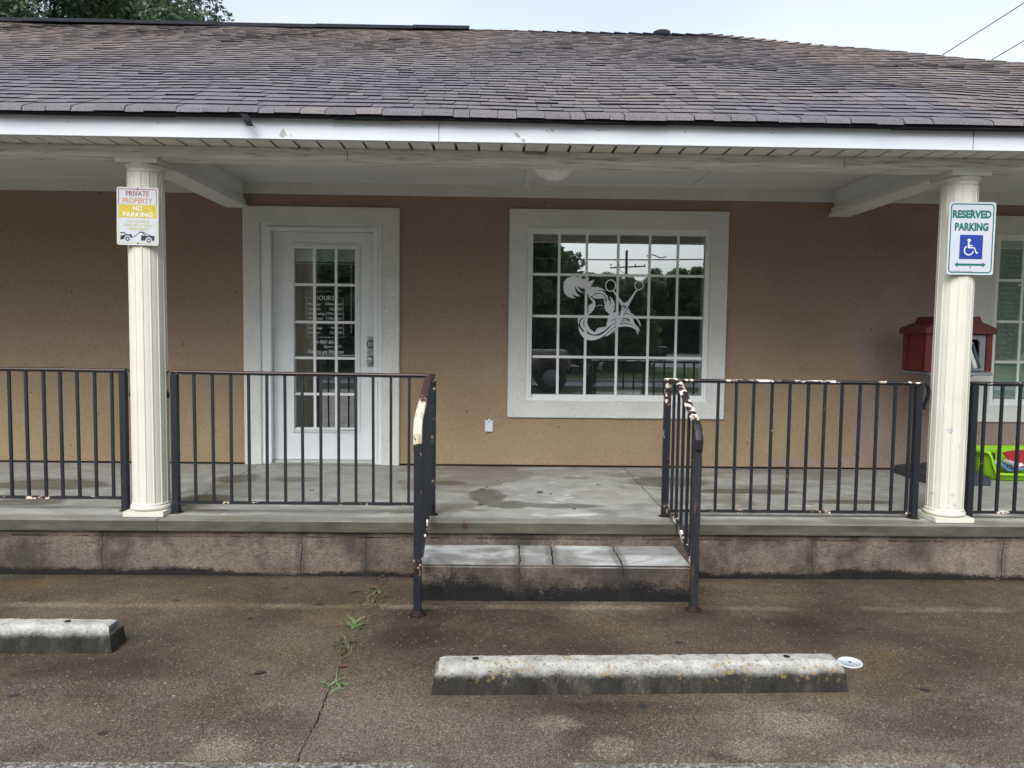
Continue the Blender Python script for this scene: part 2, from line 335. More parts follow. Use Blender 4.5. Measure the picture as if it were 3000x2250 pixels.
    f = n.noise(20, 6, .68, n.pos((.6, .5, .5)))
    zz = n.math('ADD', z, n.math('MULTIPLY', n.math('SUBTRACT', f, .5), .25))
    cr = n.ramp(n.noise(14, 5, .65, n.pos((6, 1, .6))), [(.3, (.36, .27, .19)), (.5, (.60, .53, .41)), (.7, (.66, .60, .48))])
    c = n.mix(n.step(zz, 1.17, 1.19), cr, (.05, .026, .021))
    c = n.mix(n.math('SUBTRACT', 1., n.step(zz, .955, .97)), c, (.014, .014, .016))
    c = n.mix(n.step(f, .58, .60), c, (.05, .03, .02))
    MT['iron_cream'] = n.done(c, .5)
    MT['rust'] = plain('rust', (.020, .012, .010), .85, .2, var=.5, scale=40)
    MT['steel'] = plain('scratched_steel', (.50, .50, .48), .34, .5, 1., var=.07, scale=14)
    # --- glass: a dark pane that mirrors the street
    m = bpy.data.materials.new('window_glass'); m.use_nodes = True; nt = m.node_tree; nt.nodes.clear()
    o = nt.nodes.new('ShaderNodeOutputMaterial'); mx = nt.nodes.new('ShaderNodeMixShader')
    tr = nt.nodes.new('ShaderNodeBsdfTransparent'); tr.inputs[0].default_value = (.80, .86, .84, 1)
    gl = nt.nodes.new('ShaderNodeBsdfGlossy'); gl.inputs['Roughness'].default_value = 0.; gl.inputs[0].default_value = (.93, .97, 1, 1)
    lw = nt.nodes.new('ShaderNodeLayerWeight'); lw.inputs[0].default_value = .5
    pw = nt.nodes.new('ShaderNodeMath'); pw.operation = 'POWER'; pw.inputs[1].default_value = 5; nt.links.new(lw.outputs['Facing'], pw.inputs[0])
    fr = nt.nodes.new('ShaderNodeMath'); fr.operation = 'MULTIPLY_ADD'; fr.inputs[1].default_value = .62; fr.inputs[2].default_value = .36; nt.links.new(pw.outputs[0], fr.inputs[0])
    nt.links.new(fr.outputs[0], mx.inputs[0]); nt.links.new(tr.outputs[0], mx.inputs[1]); nt.links.new(gl.outputs[0], mx.inputs[2])
    df = nt.nodes.new('ShaderNodeBsdfDiffuse'); df.inputs[0].default_value = (.5, .53, .52, 1)
    m2 = nt.nodes.new('ShaderNodeMixShader'); m2.inputs[0].default_value = .028
    nt.links.new(mx.outputs[0], m2.inputs[1]); nt.links.new(df.outputs[0], m2.inputs[2]); nt.links.new(m2.outputs[0], o.inputs[0]); MT['glass'] = m
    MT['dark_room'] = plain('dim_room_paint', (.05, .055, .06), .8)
    MT['curtain'] = plain('grey_curtain', (.05, .048, .05), .9)
    MT['blind'] = plain('white_blind', (.68, .76, .70), .5, var=.04)
    MT['decal'] = plain('grey_white_vinyl_film', (.76, .78, .82), .45, var=.04)
    MT['decal_dark'] = plain('dark_film', (.01, .012, .02), .4)
    MT['white_print'] = plain('white_print', (.56, .57, .58), .5, var=.03)
    n = NB('faded_sign_face', .4, .4); cr = n.vor(40., 'DISTANCE_TO_EDGE')
    MT['sign_white'] = n.done(n.mix(n.math('MULTIPLY', n.math('SUBTRACT', 1., n.step(cr, 0., .03)), .12), (.44, .46, .49), (.25, .25, .25)), .4)
    MT['sign_clean'] = plain('clean_sign_face', (.47, .49, .53), .35, var=.03)
    MT['sign_red'] = plain('faded_red_print', (.28, .05, .045), .5)
    MT['sign_orange'] = plain('faded_orange_print', (.46, .20, .085), .5)
    MT['sign_yellow'] = plain('faded_yellow_print', (.44, .35, .025), .5, var=.14, scale=30)
    MT['sign_pale'] = plain('pale_yellow_print', (.46, .42, .13), .5, var=.15, scale=120)
    MT['sign_black'] = plain('black_print', (.012, .013, .018), .5)
    MT['sign_green'] = plain('green_print', (.006, .12, .085), .5)
    MT['sign_blue'] = plain('blue_print', (.012, .035, .26), .45)
    MT['screw'] = plain('dark_screw', (.06, .06, .06), .5, metal=.6)
    # --- plastics, paper
    MT['red_plastic'] = plain('barn_red_plastic', (.125, .018, .016), .45, bump=.001)
    MT['red_roof'] = plain('dusty_red_plastic', (.105, .021, .019), .6, var=.25, scale=14)
    MT['grey_plastic'] = plain('grey_plastic', (.20, .215, .24), .5)
    MT['slate_plastic'] = plain('slate_plastic', (.042, .045, .052), .55, var=.2)
    MT['lime'] = plain('lime_plastic', (.24, .50, .012), .38)
    MT['paper'] = plain('glossy_paper', (.62, .63, .66), .4)
    MT['paper_red'] = plain('red_paper', (.28, .02, .025), .4, var=.25, scale=12)
    MT['paper_blue'] = plain('blue_paper', (.12, .25, .42), .4, var=.4, scale=20)
    MT['book'] = plain('book_cover', (.55, .55, .48), .6, var=.35, scale=20)
    MT['book_dark'] = plain('dark_book_cover', (.05, .06, .08), .6, var=.3, scale=20)
    MT['outlet'] = plain('outlet_plastic', (.62, .64, .68), .4)
    MT['lamp_glass'] = plain('alabaster_shade', (.86, .87, .86), .35, var=.14, scale=9)
    MT['lid'] = plain('white_lid_plastic', (.46, .48, .52), .3, var=.03)
    MT['leaf_dry'] = plain('dry_leaf', (.105, .040, .022), .7, var=.35, scale=40)
    MT['leaf_black'] = plain('rotten_leaf', (.03, .026, .024), .7, var=.3, scale=40)
    MT['crack'] = plain('crack_dirt', (.018, .015, .012), .95, .1, var=.4, scale=50)
    n = NB('worn_white_paint', .6, .35)
    c = n.ramp(n.noise(20, 5, .7), [(.3, (.20, .195, .18)), (.7, (.33, .33, .32))])
    n.put(n.b.inputs['Alpha'], n.math('MULTIPLY', n.step(n.noise(60, 6, .75), .40, .62), n.step(n.noise(1.2, 4, .6, n.pos((1, 1, 1), (3, 0, 0))), .40, .52)))
    MT['line'] = n.done(c, .65)
    # --- leaves and grass
    def leaf(name, stops, trans=.3):
        n = NB(name, .5, .35)
        c = n.ramp(n.attr('tint', 'Fac'), stops)
        tl = n.n('ShaderNodeBsdfTranslucent'); n.nt.links.new(c, tl.inputs[0])
        mx = n.n('ShaderNodeMixShader'); mx.inputs[0].default_value = trans
        n.nt.links.new(n.b.outputs[0], mx.inputs[1]); n.nt.links.new(tl.outputs[0], mx.inputs[2]); n.nt.links.new(mx.outputs[0], n.out.inputs[0])
        return n.done(c)
    MT['oak_leaf'] = leaf('oak_leaf', [(0., (.04, .072, .048)), (.5, (.09, .142, .085)), (1., (.22, .28, .17))], .35)
    MT['wood_leaf'] = leaf('woodland_leaf', [(0., (.07, .12, .06)), (.6, (.15, .23, .11)), (1., (.26, .34, .17))], .5)
    MT['weed'] = leaf('weed_blade', [(0., (.10, .16, .06)), (.5, (.18, .28, .11)), (1., (.32, .42, .22))])
    MT['weed_dry'] = leaf('dry_weed', [(0., (.07, .085, .04)), (.5, (.13, .14, .07)), (1., (.24, .22, .12))])
    n = NB('bark', .9, .2); g = n.noise(9, 6, .7, n.pos((3, 3, .6)))
    MT['bark'] = n.done(n.ramp(g, [(.3, (.03, .025, .02)), (.7, (.085, .07, .055))]), .9, n.bump(g, .8, .03))
    n = NB('mown_grass', .9, .15)
    MT['grass'] = n.done(n.ramp(n.noise(3, 6, .7), [(.3, (.03, .062, .012)), (.7, (.075, .125, .03))]), .9, n.bump(n.noise(60, 3), .8, .05))
    MT['asphalt'] = plain('asphalt', (.10, .10, .105), .75, var=.2, scale=3)
    MT['kerb'] = plain('kerb_concrete', (.30, .29, .26), .8)
    MT['siding'] = plain('white_siding', (.62, .63, .65), .6)
    MT['roof_grey'] = plain('grey_roofing', (.12, .12, .125), .8)
    MT['olive'] = plain('olive_car_paint', (.26, .245, .18), .35, .5)
    MT['car_black'] = plain('black_car_plastic', (.02, .02, .022), .5)
    MT['car_glass'] = plain('tinted_car_glass', (.02, .025, .03), .08, .6)
    MT['rubber'] = plain('tyre_rubber', (.016, .016, .016), .8)
    MT['amber'] = plain('amber_lens', (.45, .10, .03), .2)
    MT['lamp_lens'] = plain('headlamp_lens', (.55, .56, .58), .15)
    MT['pole'] = plain('weathered_pole_wood', (.07, .055, .045), .9, var=.3)
    MT['wire'] = plain('black_cable', (.02, .02, .025), .6)
make_materials()

# ------------------------------------------------------------------ mesh builder
class MB:
    def __init__(s): s.v, s.f, s.mi, s.t, s.sm = [], [], [], [], []
    def face(s, pts, mi=0, tint=None, smooth=False):
        b = len(s.v); s.v += [tuple(p) for p in pts]; s.f.append(tuple(range(b, b+len(pts)))); s.mi.append(mi); s.t.append(tint); s.sm.append(smooth)
    def hexa(s, p, mi=0, tint=None):             # p: 8 points, bottom ring then top ring (counter-clockwise from above)
        b = len(s.v); s.v += [tuple(q) for q in p]
        for f in ((3, 2, 1, 0), (4, 5, 6, 7), (0, 1, 5, 4), (1, 2, 6, 5), (2, 3, 7, 6), (3, 0, 4, 7)):
            s.f.append(tuple(b+i for i in f)); s.mi.append(mi); s.t.append(tint); s.sm.append(False)
    def box(s, x0, y0, z0, x1, y1, z1, mi=0, tint=None):
        s.hexa([(x0, y0, z0), (x1, y0, z0), (x1, y1, z0), (x0, y1, z0), (x0, y0, z1), (x1, y0, z1), (x1, y1, z1), (x0, y1, z1)], mi, tint)
    def bar(s, a, b, w, h, side=None, mi=0):     # box-section bar from a to b
        a, b = Vector(a), Vector(b); t = (b-a).normalized()
        sd = Vector(side) if side else (Vector((0, 1, 0)) if abs(t.y) < .9 else Vector((1, 0, 0)))
        sd = (sd - t*sd.dot(t)).normalized(); up = sd.cross(t)
        q = [-sd*w/2-up*h/2, sd*w/2-up*h/2, sd*w/2+up*h/2, -sd*w/2+up*h/2]
        s.hexa([a+i for i in q] + [b+i for i in q], mi)
    def sweep(s, path, prof, side, mi=0, smooth=False, cap=True):   # prof: (across, up) loop, side: constant sideways vector
        path = [Vector(p) for p in path]; sd = Vector(side).normalized(); n = len(prof); b = len(s.v)
        for i, p in enumerate(path):
            t = (path[min(i+1, len(path)-1)] - path[max(i-1, 0)]).normalized(); up = sd.cross(t).normalized()
            if i and up.dot(last) < 0: up = -up
            if not i and up.z < 0: up = -up
            last = up
            s.v += [tuple(p + sd*u + up*v) for u, v in prof]
        for i in range(len(path)-1):
            for k in range(n):
                s.f.append((b+i*n+k, b+i*n+(k+1) % n, b+(i+1)*n+(k+1) % n, b+(i+1)*n+k)); s.mi.append(mi); s.t.append(None); s.sm.append(smooth)
        if cap:
            e = b+(len(path)-1)*n
            for f in (tuple(range(b+n-1, b-1, -1)), tuple(range(e, e+n))):
                s.f.append(f); s.mi.append(mi); s.t.append(None); s.sm.append(False)
    def tube(s, path, rad, seg=8, mi=0, smooth=True):
        path = [Vector(p) for p in path]; b = len(s.v); rad = rad if isinstance(rad, (list, tuple)) else [rad]*len(path)
        for i, p in enumerate(path):
            t = (path[min(i+1, len(path)-1)] - path[max(i-1, 0)]).normalized()
            u = t.orthogonal().normalized() if i == 0 else (u - t*u.dot(t)).normalized()
            w = t.cross(u)
            for k in range(seg):
                a = 2*math.pi*k/seg; s.v.append(tuple(p + (u*math.cos(a)+w*math.sin(a))*rad[i]))
        for i in range(len(path)-1):
            for k in range(seg):
                s.f.append((b+i*seg+k, b+i*seg+(k+1) % seg, b+(i+1)*seg+(k+1) % seg, b+(i+1)*seg+k)); s.mi.append(mi); s.t.append(None); s.sm.append(smooth)
        e = b+(len(path)-1)*seg
        for f in (tuple(range(b+seg-1, b-1, -1)), tuple(range(e, e+seg))):
            s.f.append(f); s.mi.append(mi); s.t.append(None); s.sm.append(False)
    def lathe(s, c, prof, seg=32, rf=None, mi=0, smooth=True, axis='z'):   # prof: (radius, height)
        b = len(s.v)
        for r, h in prof:
            for k in range(seg):
                a = 2*math.pi*k/seg; rr = r*(rf(a) if rf else 1)
                d = (math.cos(a)*rr, math.sin(a)*rr, h)
                if axis == 'y': d = (d[0], -d[2], d[1])
                if axis == 'x': d = (d[2], d[0], d[1])
                s.v.append((c[0]+d[0], c[1]+d[1], c[2]+d[2]))
        for i in range(len(prof)-1):
            for k in range(seg):
                s.f.append((b+i*seg+k, b+i*seg+(k+1) % seg, b+(i+1)*seg+(k+1) % seg, b+(i+1)*seg+k)); s.mi.append(mi); s.t.append(None); s.sm.append(smooth)
        e = b+(len(prof)-1)*seg
        for f in (tuple(range(b+seg-1, b-1, -1)), tuple(range(e, e+seg))):
            s.f.append(f); s.mi.append(mi); s.t.append(None); s.sm.append(False)
    def prism_y(s, poly, y0, y1, mi=0):          # outline in x,z given thickness along y (front y0 < y1)
        n = len(poly); b = len(s.v)
        s.v += [(p[0], y0, p[1]) for p in poly] + [(p[0], y1, p[1]) for p in poly]
        s.f.append(tuple(range(b, b+n))); s.f.append(tuple(range(b+2*n-1, b+n-1, -1)))
        for k in range(n): s.f.append((b+(k+1) % n, b+k, b+n+k, b+n+(k+1) % n))
        m = n+2; s.mi += [mi]*m; s.t += [None]*m; s.sm += [False]*m
    def build(s, name, mat, parent=None, bevel=0., origin=None):
        me = bpy.data.meshes.new(name)
        off = Vector(world_loc(parent)) if parent is not None else Vector(origin or (0, 0, 0))
        me.from_pydata([(p[0]-off.x, p[1]-off.y, p[2]-off.z) for p in s.v], [], s.f)
        mats = mat if isinstance(mat, (list, tuple)) else [mat]
        for m in mats: me.materials.append(MT[m])
        me.polygons.foreach_set('material_index', s.mi); me.polygons.foreach_set('use_smooth', s.sm)
        if any(t is not None for t in s.t):
            a = me.color_attributes.new('tint', 'FLOAT_COLOR', 'CORNER'); d = []
            for f, t in zip(s.f, s.t):
                t = t if t is not None else (.2, .2, .2)
                if not isinstance(t, tuple): t = (t, t, t)
                d += [*t, 1.]*len(f)
            a.data.foreach_set('color', d)
        me.update()
        o = bpy.data.objects.new(name, me); col.objects.link(o)
        if parent is not None: o.parent = parent
        else: o.location = off
        if bevel:
            bm = bmesh.new(); bm.from_mesh(me); bmesh.ops.remove_doubles(bm, verts=bm.verts, dist=1e-5)
            es = [e for e in bm.edges if len(e.link_faces) == 2 and e.calc_face_angle(0) > .5]
            bmesh.ops.bevel(bm, geom=es, offset=bevel, segments=2, affect='EDGES', clamp_overlap=True); bm.to_mesh(me); bm.free(); me.update()
        return o
def world_loc(o):
    v = Vector((0, 0, 0))
    while o is not None: v = v + o.location; o = o.parent
    return v
def tag(o, label=None, cat=None, group=None, kind=None):
    if label: o['label'] = label
    if cat: o['category'] = cat
    if group: o['group'] = group
    if kind: o['kind'] = kind
    return o
def thing(name, loc, label, cat, group=None):
    o = bpy.data.objects.new(name, None); col.objects.link(o); o.location = loc; o.empty_display_size = .1
    return tag(o, label, cat, group)
def struct(mb, name, mat): return tag(mb.build(name, mat), kind='structure')
def sheet(x0, y0, x1, y1, z):
    m = MB(); m.face([(x0, y0, z), (x1, y0, z), (x1, y1, z), (x0, y1, z)]); return m

_txt = {}
def text_faces(mb, s, x0, x1, z0, z1, y, mi=0, shear=0., bold=0., just='FIT'):
    """lettering on a plane facing the street, fitted to a box"""
    cu = bpy.data.curves.new('lettering', 'FONT'); cu.body = s; cu.shear = shear; cu.offset = bold; cu.resolution_u = 3
    ob = bpy.data.objects.new('lettering', cu); col.objects.link(ob)
    bpy.context.view_layer.update()
    me = ob.evaluated_get(bpy.context.evaluated_depsgraph_get()).to_mesh()
    vs = [v.co.copy() for v in me.vertices]; fs = [tuple(p.vertices) for p in me.polygons]
    ob.evaluated_get(bpy.context.evaluated_depsgraph_get()).to_mesh_clear()
    bpy.data.objects.remove(ob); bpy.data.curves.remove(cu)
    if not vs: return
    ax, bx = min(v.x for v in vs), max(v.x for v in vs); az, bz = min(v.y for v in vs), max(v.y for v in vs)
    sx = (x1-x0)/(bx-ax); sz = (z1-z0)/(bz-az); b = len(mb.v)
    mb.v += [(x0+(v.x-ax)*sx, y, z0+(v.y-az)*sz) for v in vs]
    for f in fs: mb.f.append(tuple(b+i for i in f)); mb.mi.append(mi); mb.t.append(None); mb.sm.append(False)
def disc_pts(cx, cz, rx, rz=None, n=24, a0=0, a1=2*math.pi):
    rz = rz or rx; full = abs(a1-a0-2*math.pi) < 1e-6
    return [(cx+rx*math.cos(a0+(a1-a0)*k/(n if full else n-1)), cz+rz*math.sin(a0+(a1-a0)*k/(n if full else n-1))) for k in range(n)]
def flat(mb, pts, y, mi=0): mb.face([(p[0], y, p[1]) for p in pts], mi)
def ring_faces(mb, cx, cz, r0, r1, y, mi=0, a0=0, a1=2*math.pi, n=28, k=1.):
    for i in range(n):
        a, b = a0+(a1-a0)*i/n, a0+(a1-a0)*(i+1)/n
        flat(mb, [(cx+r0*math.cos(a), cz+k*r0*math.sin(a)), (cx+r1*math.cos(a), cz+k*r1*math.sin(a)), (cx+r1*math.cos(b), cz+k*r1*math.sin(b)), (cx+r0*math.cos(b), cz+k*r0*math.sin(b))], y, mi)
def stroke(mb, pts, w, y, mi=0):
    for a, b in zip(pts[:-1], pts[1:]):
        d = Vector((b[0]-a[0], b[1]-a[1])); d.normalize(); nx = Vector((-d.y, d.x))*w/2; a2 = Vector(a)-d*w*.15; b2 = Vector(b)+d*w*.15
        flat(mb, [a2+nx, a2-nx, b2-nx, b2+nx], y, mi)

HP = .3653                                        # porch top
RAILY = -1.87

# ================================================================== SETTING
struct(sheet(-320, -400, 320, 260, -.03), 'ground', 'grass')
struct(sheet(-16, -14.2, 20, .4, 0.), 'parking_lot', 'paving')
struct(sheet(-60, -19.1, 80, -15.7, -.012), 'street', 'asphalt')
m = MB(); m.face([(8, -66, -.01), (34, -66, -.01), (26, -30, -.01), (8.5, -33, -.01)]); struct(m, 'side_road', 'asphalt')
m = MB(); m.box(-60, -15.7, -.03, 80, -15.55, .09); m.box(-60, -19.25, -.03, 80, -19.1, .09); struct(m, 'kerb', 'kerb')
struct(sheet(-12, -4.29, 16, -4.158, .004), 'parking_line', 'line')
# crack along the joint in the paving
m = MB(); pts = [(1.578, -2.04), (1.556, -2.3), (1.57, -2.588), (1.547, -2.936), (1.537, -3.152), (1.543, -3.382), (1.541, -3.586), (1.546, -3.738), (1.551, -3.877), (1.55, -3.979), (1.542, -4.075), (1.553, -4.176), (1.54, -4.4)]
fine = []
for a, b in zip(pts[:-1], pts[1:]):
    for k in range(6):
        t = k/6; fine.append((a[0]+(b[0]-a[0])*t+rng.uniform(-.006, .006), a[1]+(b[1]-a[1])*t))
for a, b in zip(fine[:-1], fine[1:]):
    w = rng.uniform(.0008, .0028)*(1.25 if a[1] < -3.6 else .8)
    m.face([(a[0]-w, a[1], .002), (b[0]-w, b[1], .002), (b[0]+w, b[1], .002), (a[0]+w, a[1], .002)])
struct(m, 'pavement_crack', 'crack')

# ================================================================== BUILDING
bld = thing('salon_building', (2.3, 4.0, 0), 'single storey tan stucco salon with brown shingle roof and white trimmed door', 'building')
WX0, WX1 = -7.0, 10.2
DO = (.154, 1.223, HP, 2.517); W1 = (2.51, 4.137, .966, 2.505); W2 = (6.715, 8.34, .966, 2.505)
m = MB()
def wallq(x0, z0, x1, z1):
    m.face([(x0, 0, z0), (x1, 0, z0), (x1, 0, z1), (x0, 0, z1)])
xs = [WX0, DO[0], DO[1], W1[0], W1[1], W2[0], W2[1], WX1]; ZB, ZT = HP-.02, 2.90
for i in range(0, 8, 2): wallq(xs[i], ZB, xs[i+1], ZT)
wallq(DO[0], DO[3], DO[1], ZT)
for w in (W1, W2): wallq(w[0], ZB, w[1], w[2]); wallq(w[0], w[3], w[1], ZT)
m.box(WX0, .12, -.02, WX0+.1, 8.6, 2.9); m.box(WX1-.1, .12, -.02, WX1, 8.6, 2.9); m.box(WX0, 8.6, -.02, WX1, 8.7, 2.9)
m.build('wall', 'stucco', bld)
# dim salon room behind the panes
m = MB(); y0, y1 = .16, 4.2
m.face([(WX0+.2, y1, HP), (WX1-.2, y1, HP), (WX1-.2, y1, 2.88), (WX0+.2, y1, 2.88)][::-1]); m.face([(WX0+.2, y0, HP), (WX1-.2, y0, HP), (WX1-.2, y1, HP), (WX0+.2, y1, HP)])
m.face([(WX0+.2, y0, 2.88), (WX1-.2, y0, 2.88), (WX1-.2, y1, 2.88), (WX0+.2, y1, 2.88)][::-1])
for x in (WX0+.2, 5.4, WX1-.2): m.face([(x, y0, HP), (x, y1, HP), (x, y1, 2.88), (x, y0, 2.88)])
for i in range(0, 8, 2):
    m.face([(xs[i], .13, ZB), (xs[i+1], .13, ZB), (xs[i+1], .13, ZT), (xs[i], .13, ZT)])
m.face([(DO[0], .13, DO[3]), (DO[1], .13, DO[3]), (DO[1], .13, ZT), (DO[0], .13, ZT)])
for w in (W1, W2):
    m.face([(w[0], .13, ZB), (w[1], .13, ZB), (w[1], .13, w[2]), (w[0], .13, w[2])]); m.face([(w[0], .13, w[3]), (w[1], .13, w[3]), (w[1], .13, ZT), (w[0], .13, ZT)])
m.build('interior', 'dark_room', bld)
# white frieze at the top of the wall
m = MB(); m.box(WX0, -.018, 2.765, WX1, 0.0, 2.872); m.build('frieze', 'trim', bld)
# raised stucco trim
def trim_ring(mb, x0, z0, x1, z1, ox0, oz0, ox1, oz1, bottom=True, y=-.03):
    mb.box(ox0, y, oz0, x0, .0, oz1); mb.box(x1, y, oz0, ox1, .0, oz1); mb.box(x0, y, z1, x1, .0, oz1)
    if bottom: mb.box(x0, y, oz0, x1, .0, z0)
def clean_ring(mb, i, o, bottom=True, y=-.03):
    b = len(mb.v)
    for (x0, z0, x1, z1) in (i, o):
        for yy in (y, 0.): mb.v += [(x0, yy, z0), (x1, yy, z0), (x1, yy, z1), (x0, yy, z1)]
    I, J, O, Q = b, b+4, b+8, b+12                # inner front, inner back, outer front, outer back
    sides = (0, 1, 2, 3) if bottom else (1, 2, 3)
    for k in sides:
        n_ = (k+1) % 4
        for f in ((O+k, O+n_, I+n_, I+k), (O+n_, O+k, Q+k, Q+n_), (I+k, I+n_, J+n_, J+k)):
            mb.f.append(f); mb.mi.append(0); mb.t.append(None); mb.sm.append(False)
m = MB(); clean_ring(m, (DO[0], HP+.004, DO[1], DO[3]), (0, HP+.004, 1.378, 2.656), False); m.build('door_surround', 'trim', bld, .006)
m = MB(); clean_ring(m, (W1[0], W1[2], W1[1], W1[3]), (2.347, .8135, 4.299, 2.666)); m.build('window_surround', 'trim', bld, .006)
m = MB(); clean_ring(m, (W2[0], W2[2], W2[1], W2[3]), (6.518, .8135, 8.53, 2.666)); m.build('window_surround', 'trim', bld, .006)
# dark gap at the foot of the wall
m = MB(); m.box(WX0, -.004, HP+.001, 0, .0, HP+.016); m.box(1.378, -.004, HP+.001, WX1, .0, HP+.016); m.build('wall_base_gap', 'crack', bld)

# ---- door
m = MB()
trim_ring(m, .228, 0, 1.161, 2.459, DO[0], HP+.004, DO[1], DO[3], False, -.012)
trim_ring(m, .238, 0, 1.151, 2.449, .205, HP+.004, 1.184, 2.482, False, -.022)
m.box(DO[0], .0, HP+.004, .236, .12, DO[3]); m.box(1.153, .0, HP+.004, DO[1], .12, DO[3]); m.box(.236, .0, 2.447, 1.153, .12, DO[3])
dfr = m.build('door_frame', 'door', bld, .003)
LX0, LX1, LZ0, LZ1 = .430, .974, .693, 2.301
m = MB(); a, b, c, d = .2395, 1.1495, HP+.04, 2.4445
for (x0, z0, x1, z1) in ((a, c, LX0, d), (LX1, c, b, d), (LX0, c, LX1, LZ0), (LX0, LZ1, LX1, d)): m.box(x0, .06, z0, x1, .105, z1)
door = m.build('door', 'door', bld)
m = MB()                                           # moulded lite frame
trim_ring(m, LX0, LZ0, LX1, LZ1, .392, .653, 1.015, 2.343, True, .046)
trim_ring(m, LX0+.0, LZ0, LX1, LZ1, .412, .674, .994, 2.322, True, .038)
for bx in m.v: pass
m.v = [(v[0], v[1] if v[1] > 0.0001 or v[1] < 0 else .0595, v[2]) for v in m.v]
m.build('lite_frame', 'door', door, .003)
m = MB(); m.face([(LX0, .075, LZ0), (LX1, .075, LZ0), (LX1, .075, LZ1), (LX0, .075, LZ1)]); m.build('door_glass', 'glass', door)
m = MB(); q = lambda px, py: PY(px, py, .06)
for px in (922, 985):
    x = q(px, 1000)[0]; m.box(x-.0115, .056, LZ0, x+.0115, .066, LZ1)
for py in (834.4, 944, 1049, 1154.6):
    z = q(950, py)[2]; m.box(LX0, .0575, z-.0115, LX1, .0645, z+.0115)
m.build('muntins', 'vinyl', door)
m = MB(); m.box(LX0, .10, 2.19, LX1, .13, 2.30)
for k in range(5): m.box(LX0, .095, 2.17+k*.026, LX1, .135, 2.17+k*.026+.004)
m.build('raised_blind', 'blind', door)
m = MB(); m.bar((.925, .11, 1.55), (.925, .11, 2.18), .008, .008); m.build('blind_wand', 'blind', door)
m = MB()
for k in range(5): m.lathe((.47+.035*k, .30+.02*(k % 2), .5), [(.025, 0), (.022, 1.9)], 10)
m.build('curtain', 'curtain', door)
# lettering on the door pane (zoom frame of the photo: origin 860,830, 7.215 px per photo px)
m = MB(); YL = .0735
def dl(u, v): p = PY(860+u/7.215, 830+v/7.215, YL); return p[0], p[2]
def dtext(s, u0, u1, v0, v1, **k):
    a = dl(u0, v1); b = dl(u1, v0); text_faces(m, s, a[0], b[0], a[1], b[1], YL, 0, **k)
dtext('HOURS', 440, 862, 262, 352)
rows = [('Monday:', '5:30pm-9pm', 412, 480), ('Tuesday:', 'CLOSED', 515, 578), ('Wednesday:', '5:30pm-9pm', 615, 680), ('Thursday:', '5:30pm-9pm', 715, 780), ('Friday:', '5:30pm-9pm', 815, 880), ('Saturday:', '9am-3pm', 915, 980), ('Sunday:', 'CLOSED', 1018, 1075)]
wid = [270, 270, 355, 310, 210, 295, 250]
for (d, h, v0, v1), w in zip(rows, wid):
    o = 8*(v0-412)/600
    dtext(d, 306+o, 306+o+w, v0, v1, bold=.012)
    dtext(h, (680 if len(h) > 7 else 760 if h == 'CLOSED' else 785)+o, 1024+o, v0, v1-6, bold=.012)
dtext('4 8-987-854', 390, 900, 1210, 1275, bold=.012)
dtext('.com', 905, 1012, 1312, 1362); dtext('@yahoo', 640, 880, 1312, 1372)
dtext('Walk-ins are Welcome', 305, 1055, 1405, 1485, shear=.35, bold=.008)
for u0, u1 in ((280, 305), (345, 365), (375, 420), (500, 520), (530, 620), (655, 790), (860, 880), (965, 1005)):
    stroke(m, [dl(u0, 185), dl((u0+u1)/2, 165 if u1 < 900 else 150), dl(u1, 182)], .0022, YL)
stroke(m, [dl(390, 303), dl(275, 300), dl(290, 1138), dl(590, 1142)], .0022, YL); stroke(m, [dl(760, 1144), dl(1062, 1142), dl(1045, 316), dl(885, 312)], .0022, YL)
stroke(m, [dl(590, 1142), dl(760, 1144)], .0035, YL); flat(m, disc_pts(*dl(674, 1143), .005, n=10), YL)
m.build('door_lettering', 'white_print', door)
m = MB(); m.box(1.080, .054, 1.249, 1.1495, .0598, 1.522); pl = m.build('lock_plate', 'steel', door, .002)
m = MB(); m.lathe((1.112, .054, 1.455), [(.030, 0), (.030, .008), (.024, .014), (.015, .016), (.014, .022)], 24, axis='y'); m.build('deadbolt', 'steel', door)
for zz in (1.455, 1.313): m = MB(); m.lathe((1.111, .0539, zz), [(.038, 0), (.037, .004), (.032, .005)], 24, axis='y'); m.build('shadow_ring', 'screw', door)  # dark rings added as painted shadow around deadbolt and knob
m = MB(); m.lathe((1.110, .054, 1.313), [(.032, 0), (.031, .008), (.014, .014), (.013, .03), (.025, .038), (.030, .052), (.026, .064), (.012, .068)], 24, axis='y'); m.build('handle', 'steel', door)
m = MB(); m.box(.228, -.035, HP+.003, 1.161, .12, HP+.022); m.box(.236, .03, HP+.022, 1.153, .11, HP+.038); m.build('threshold', 'steel', bld)

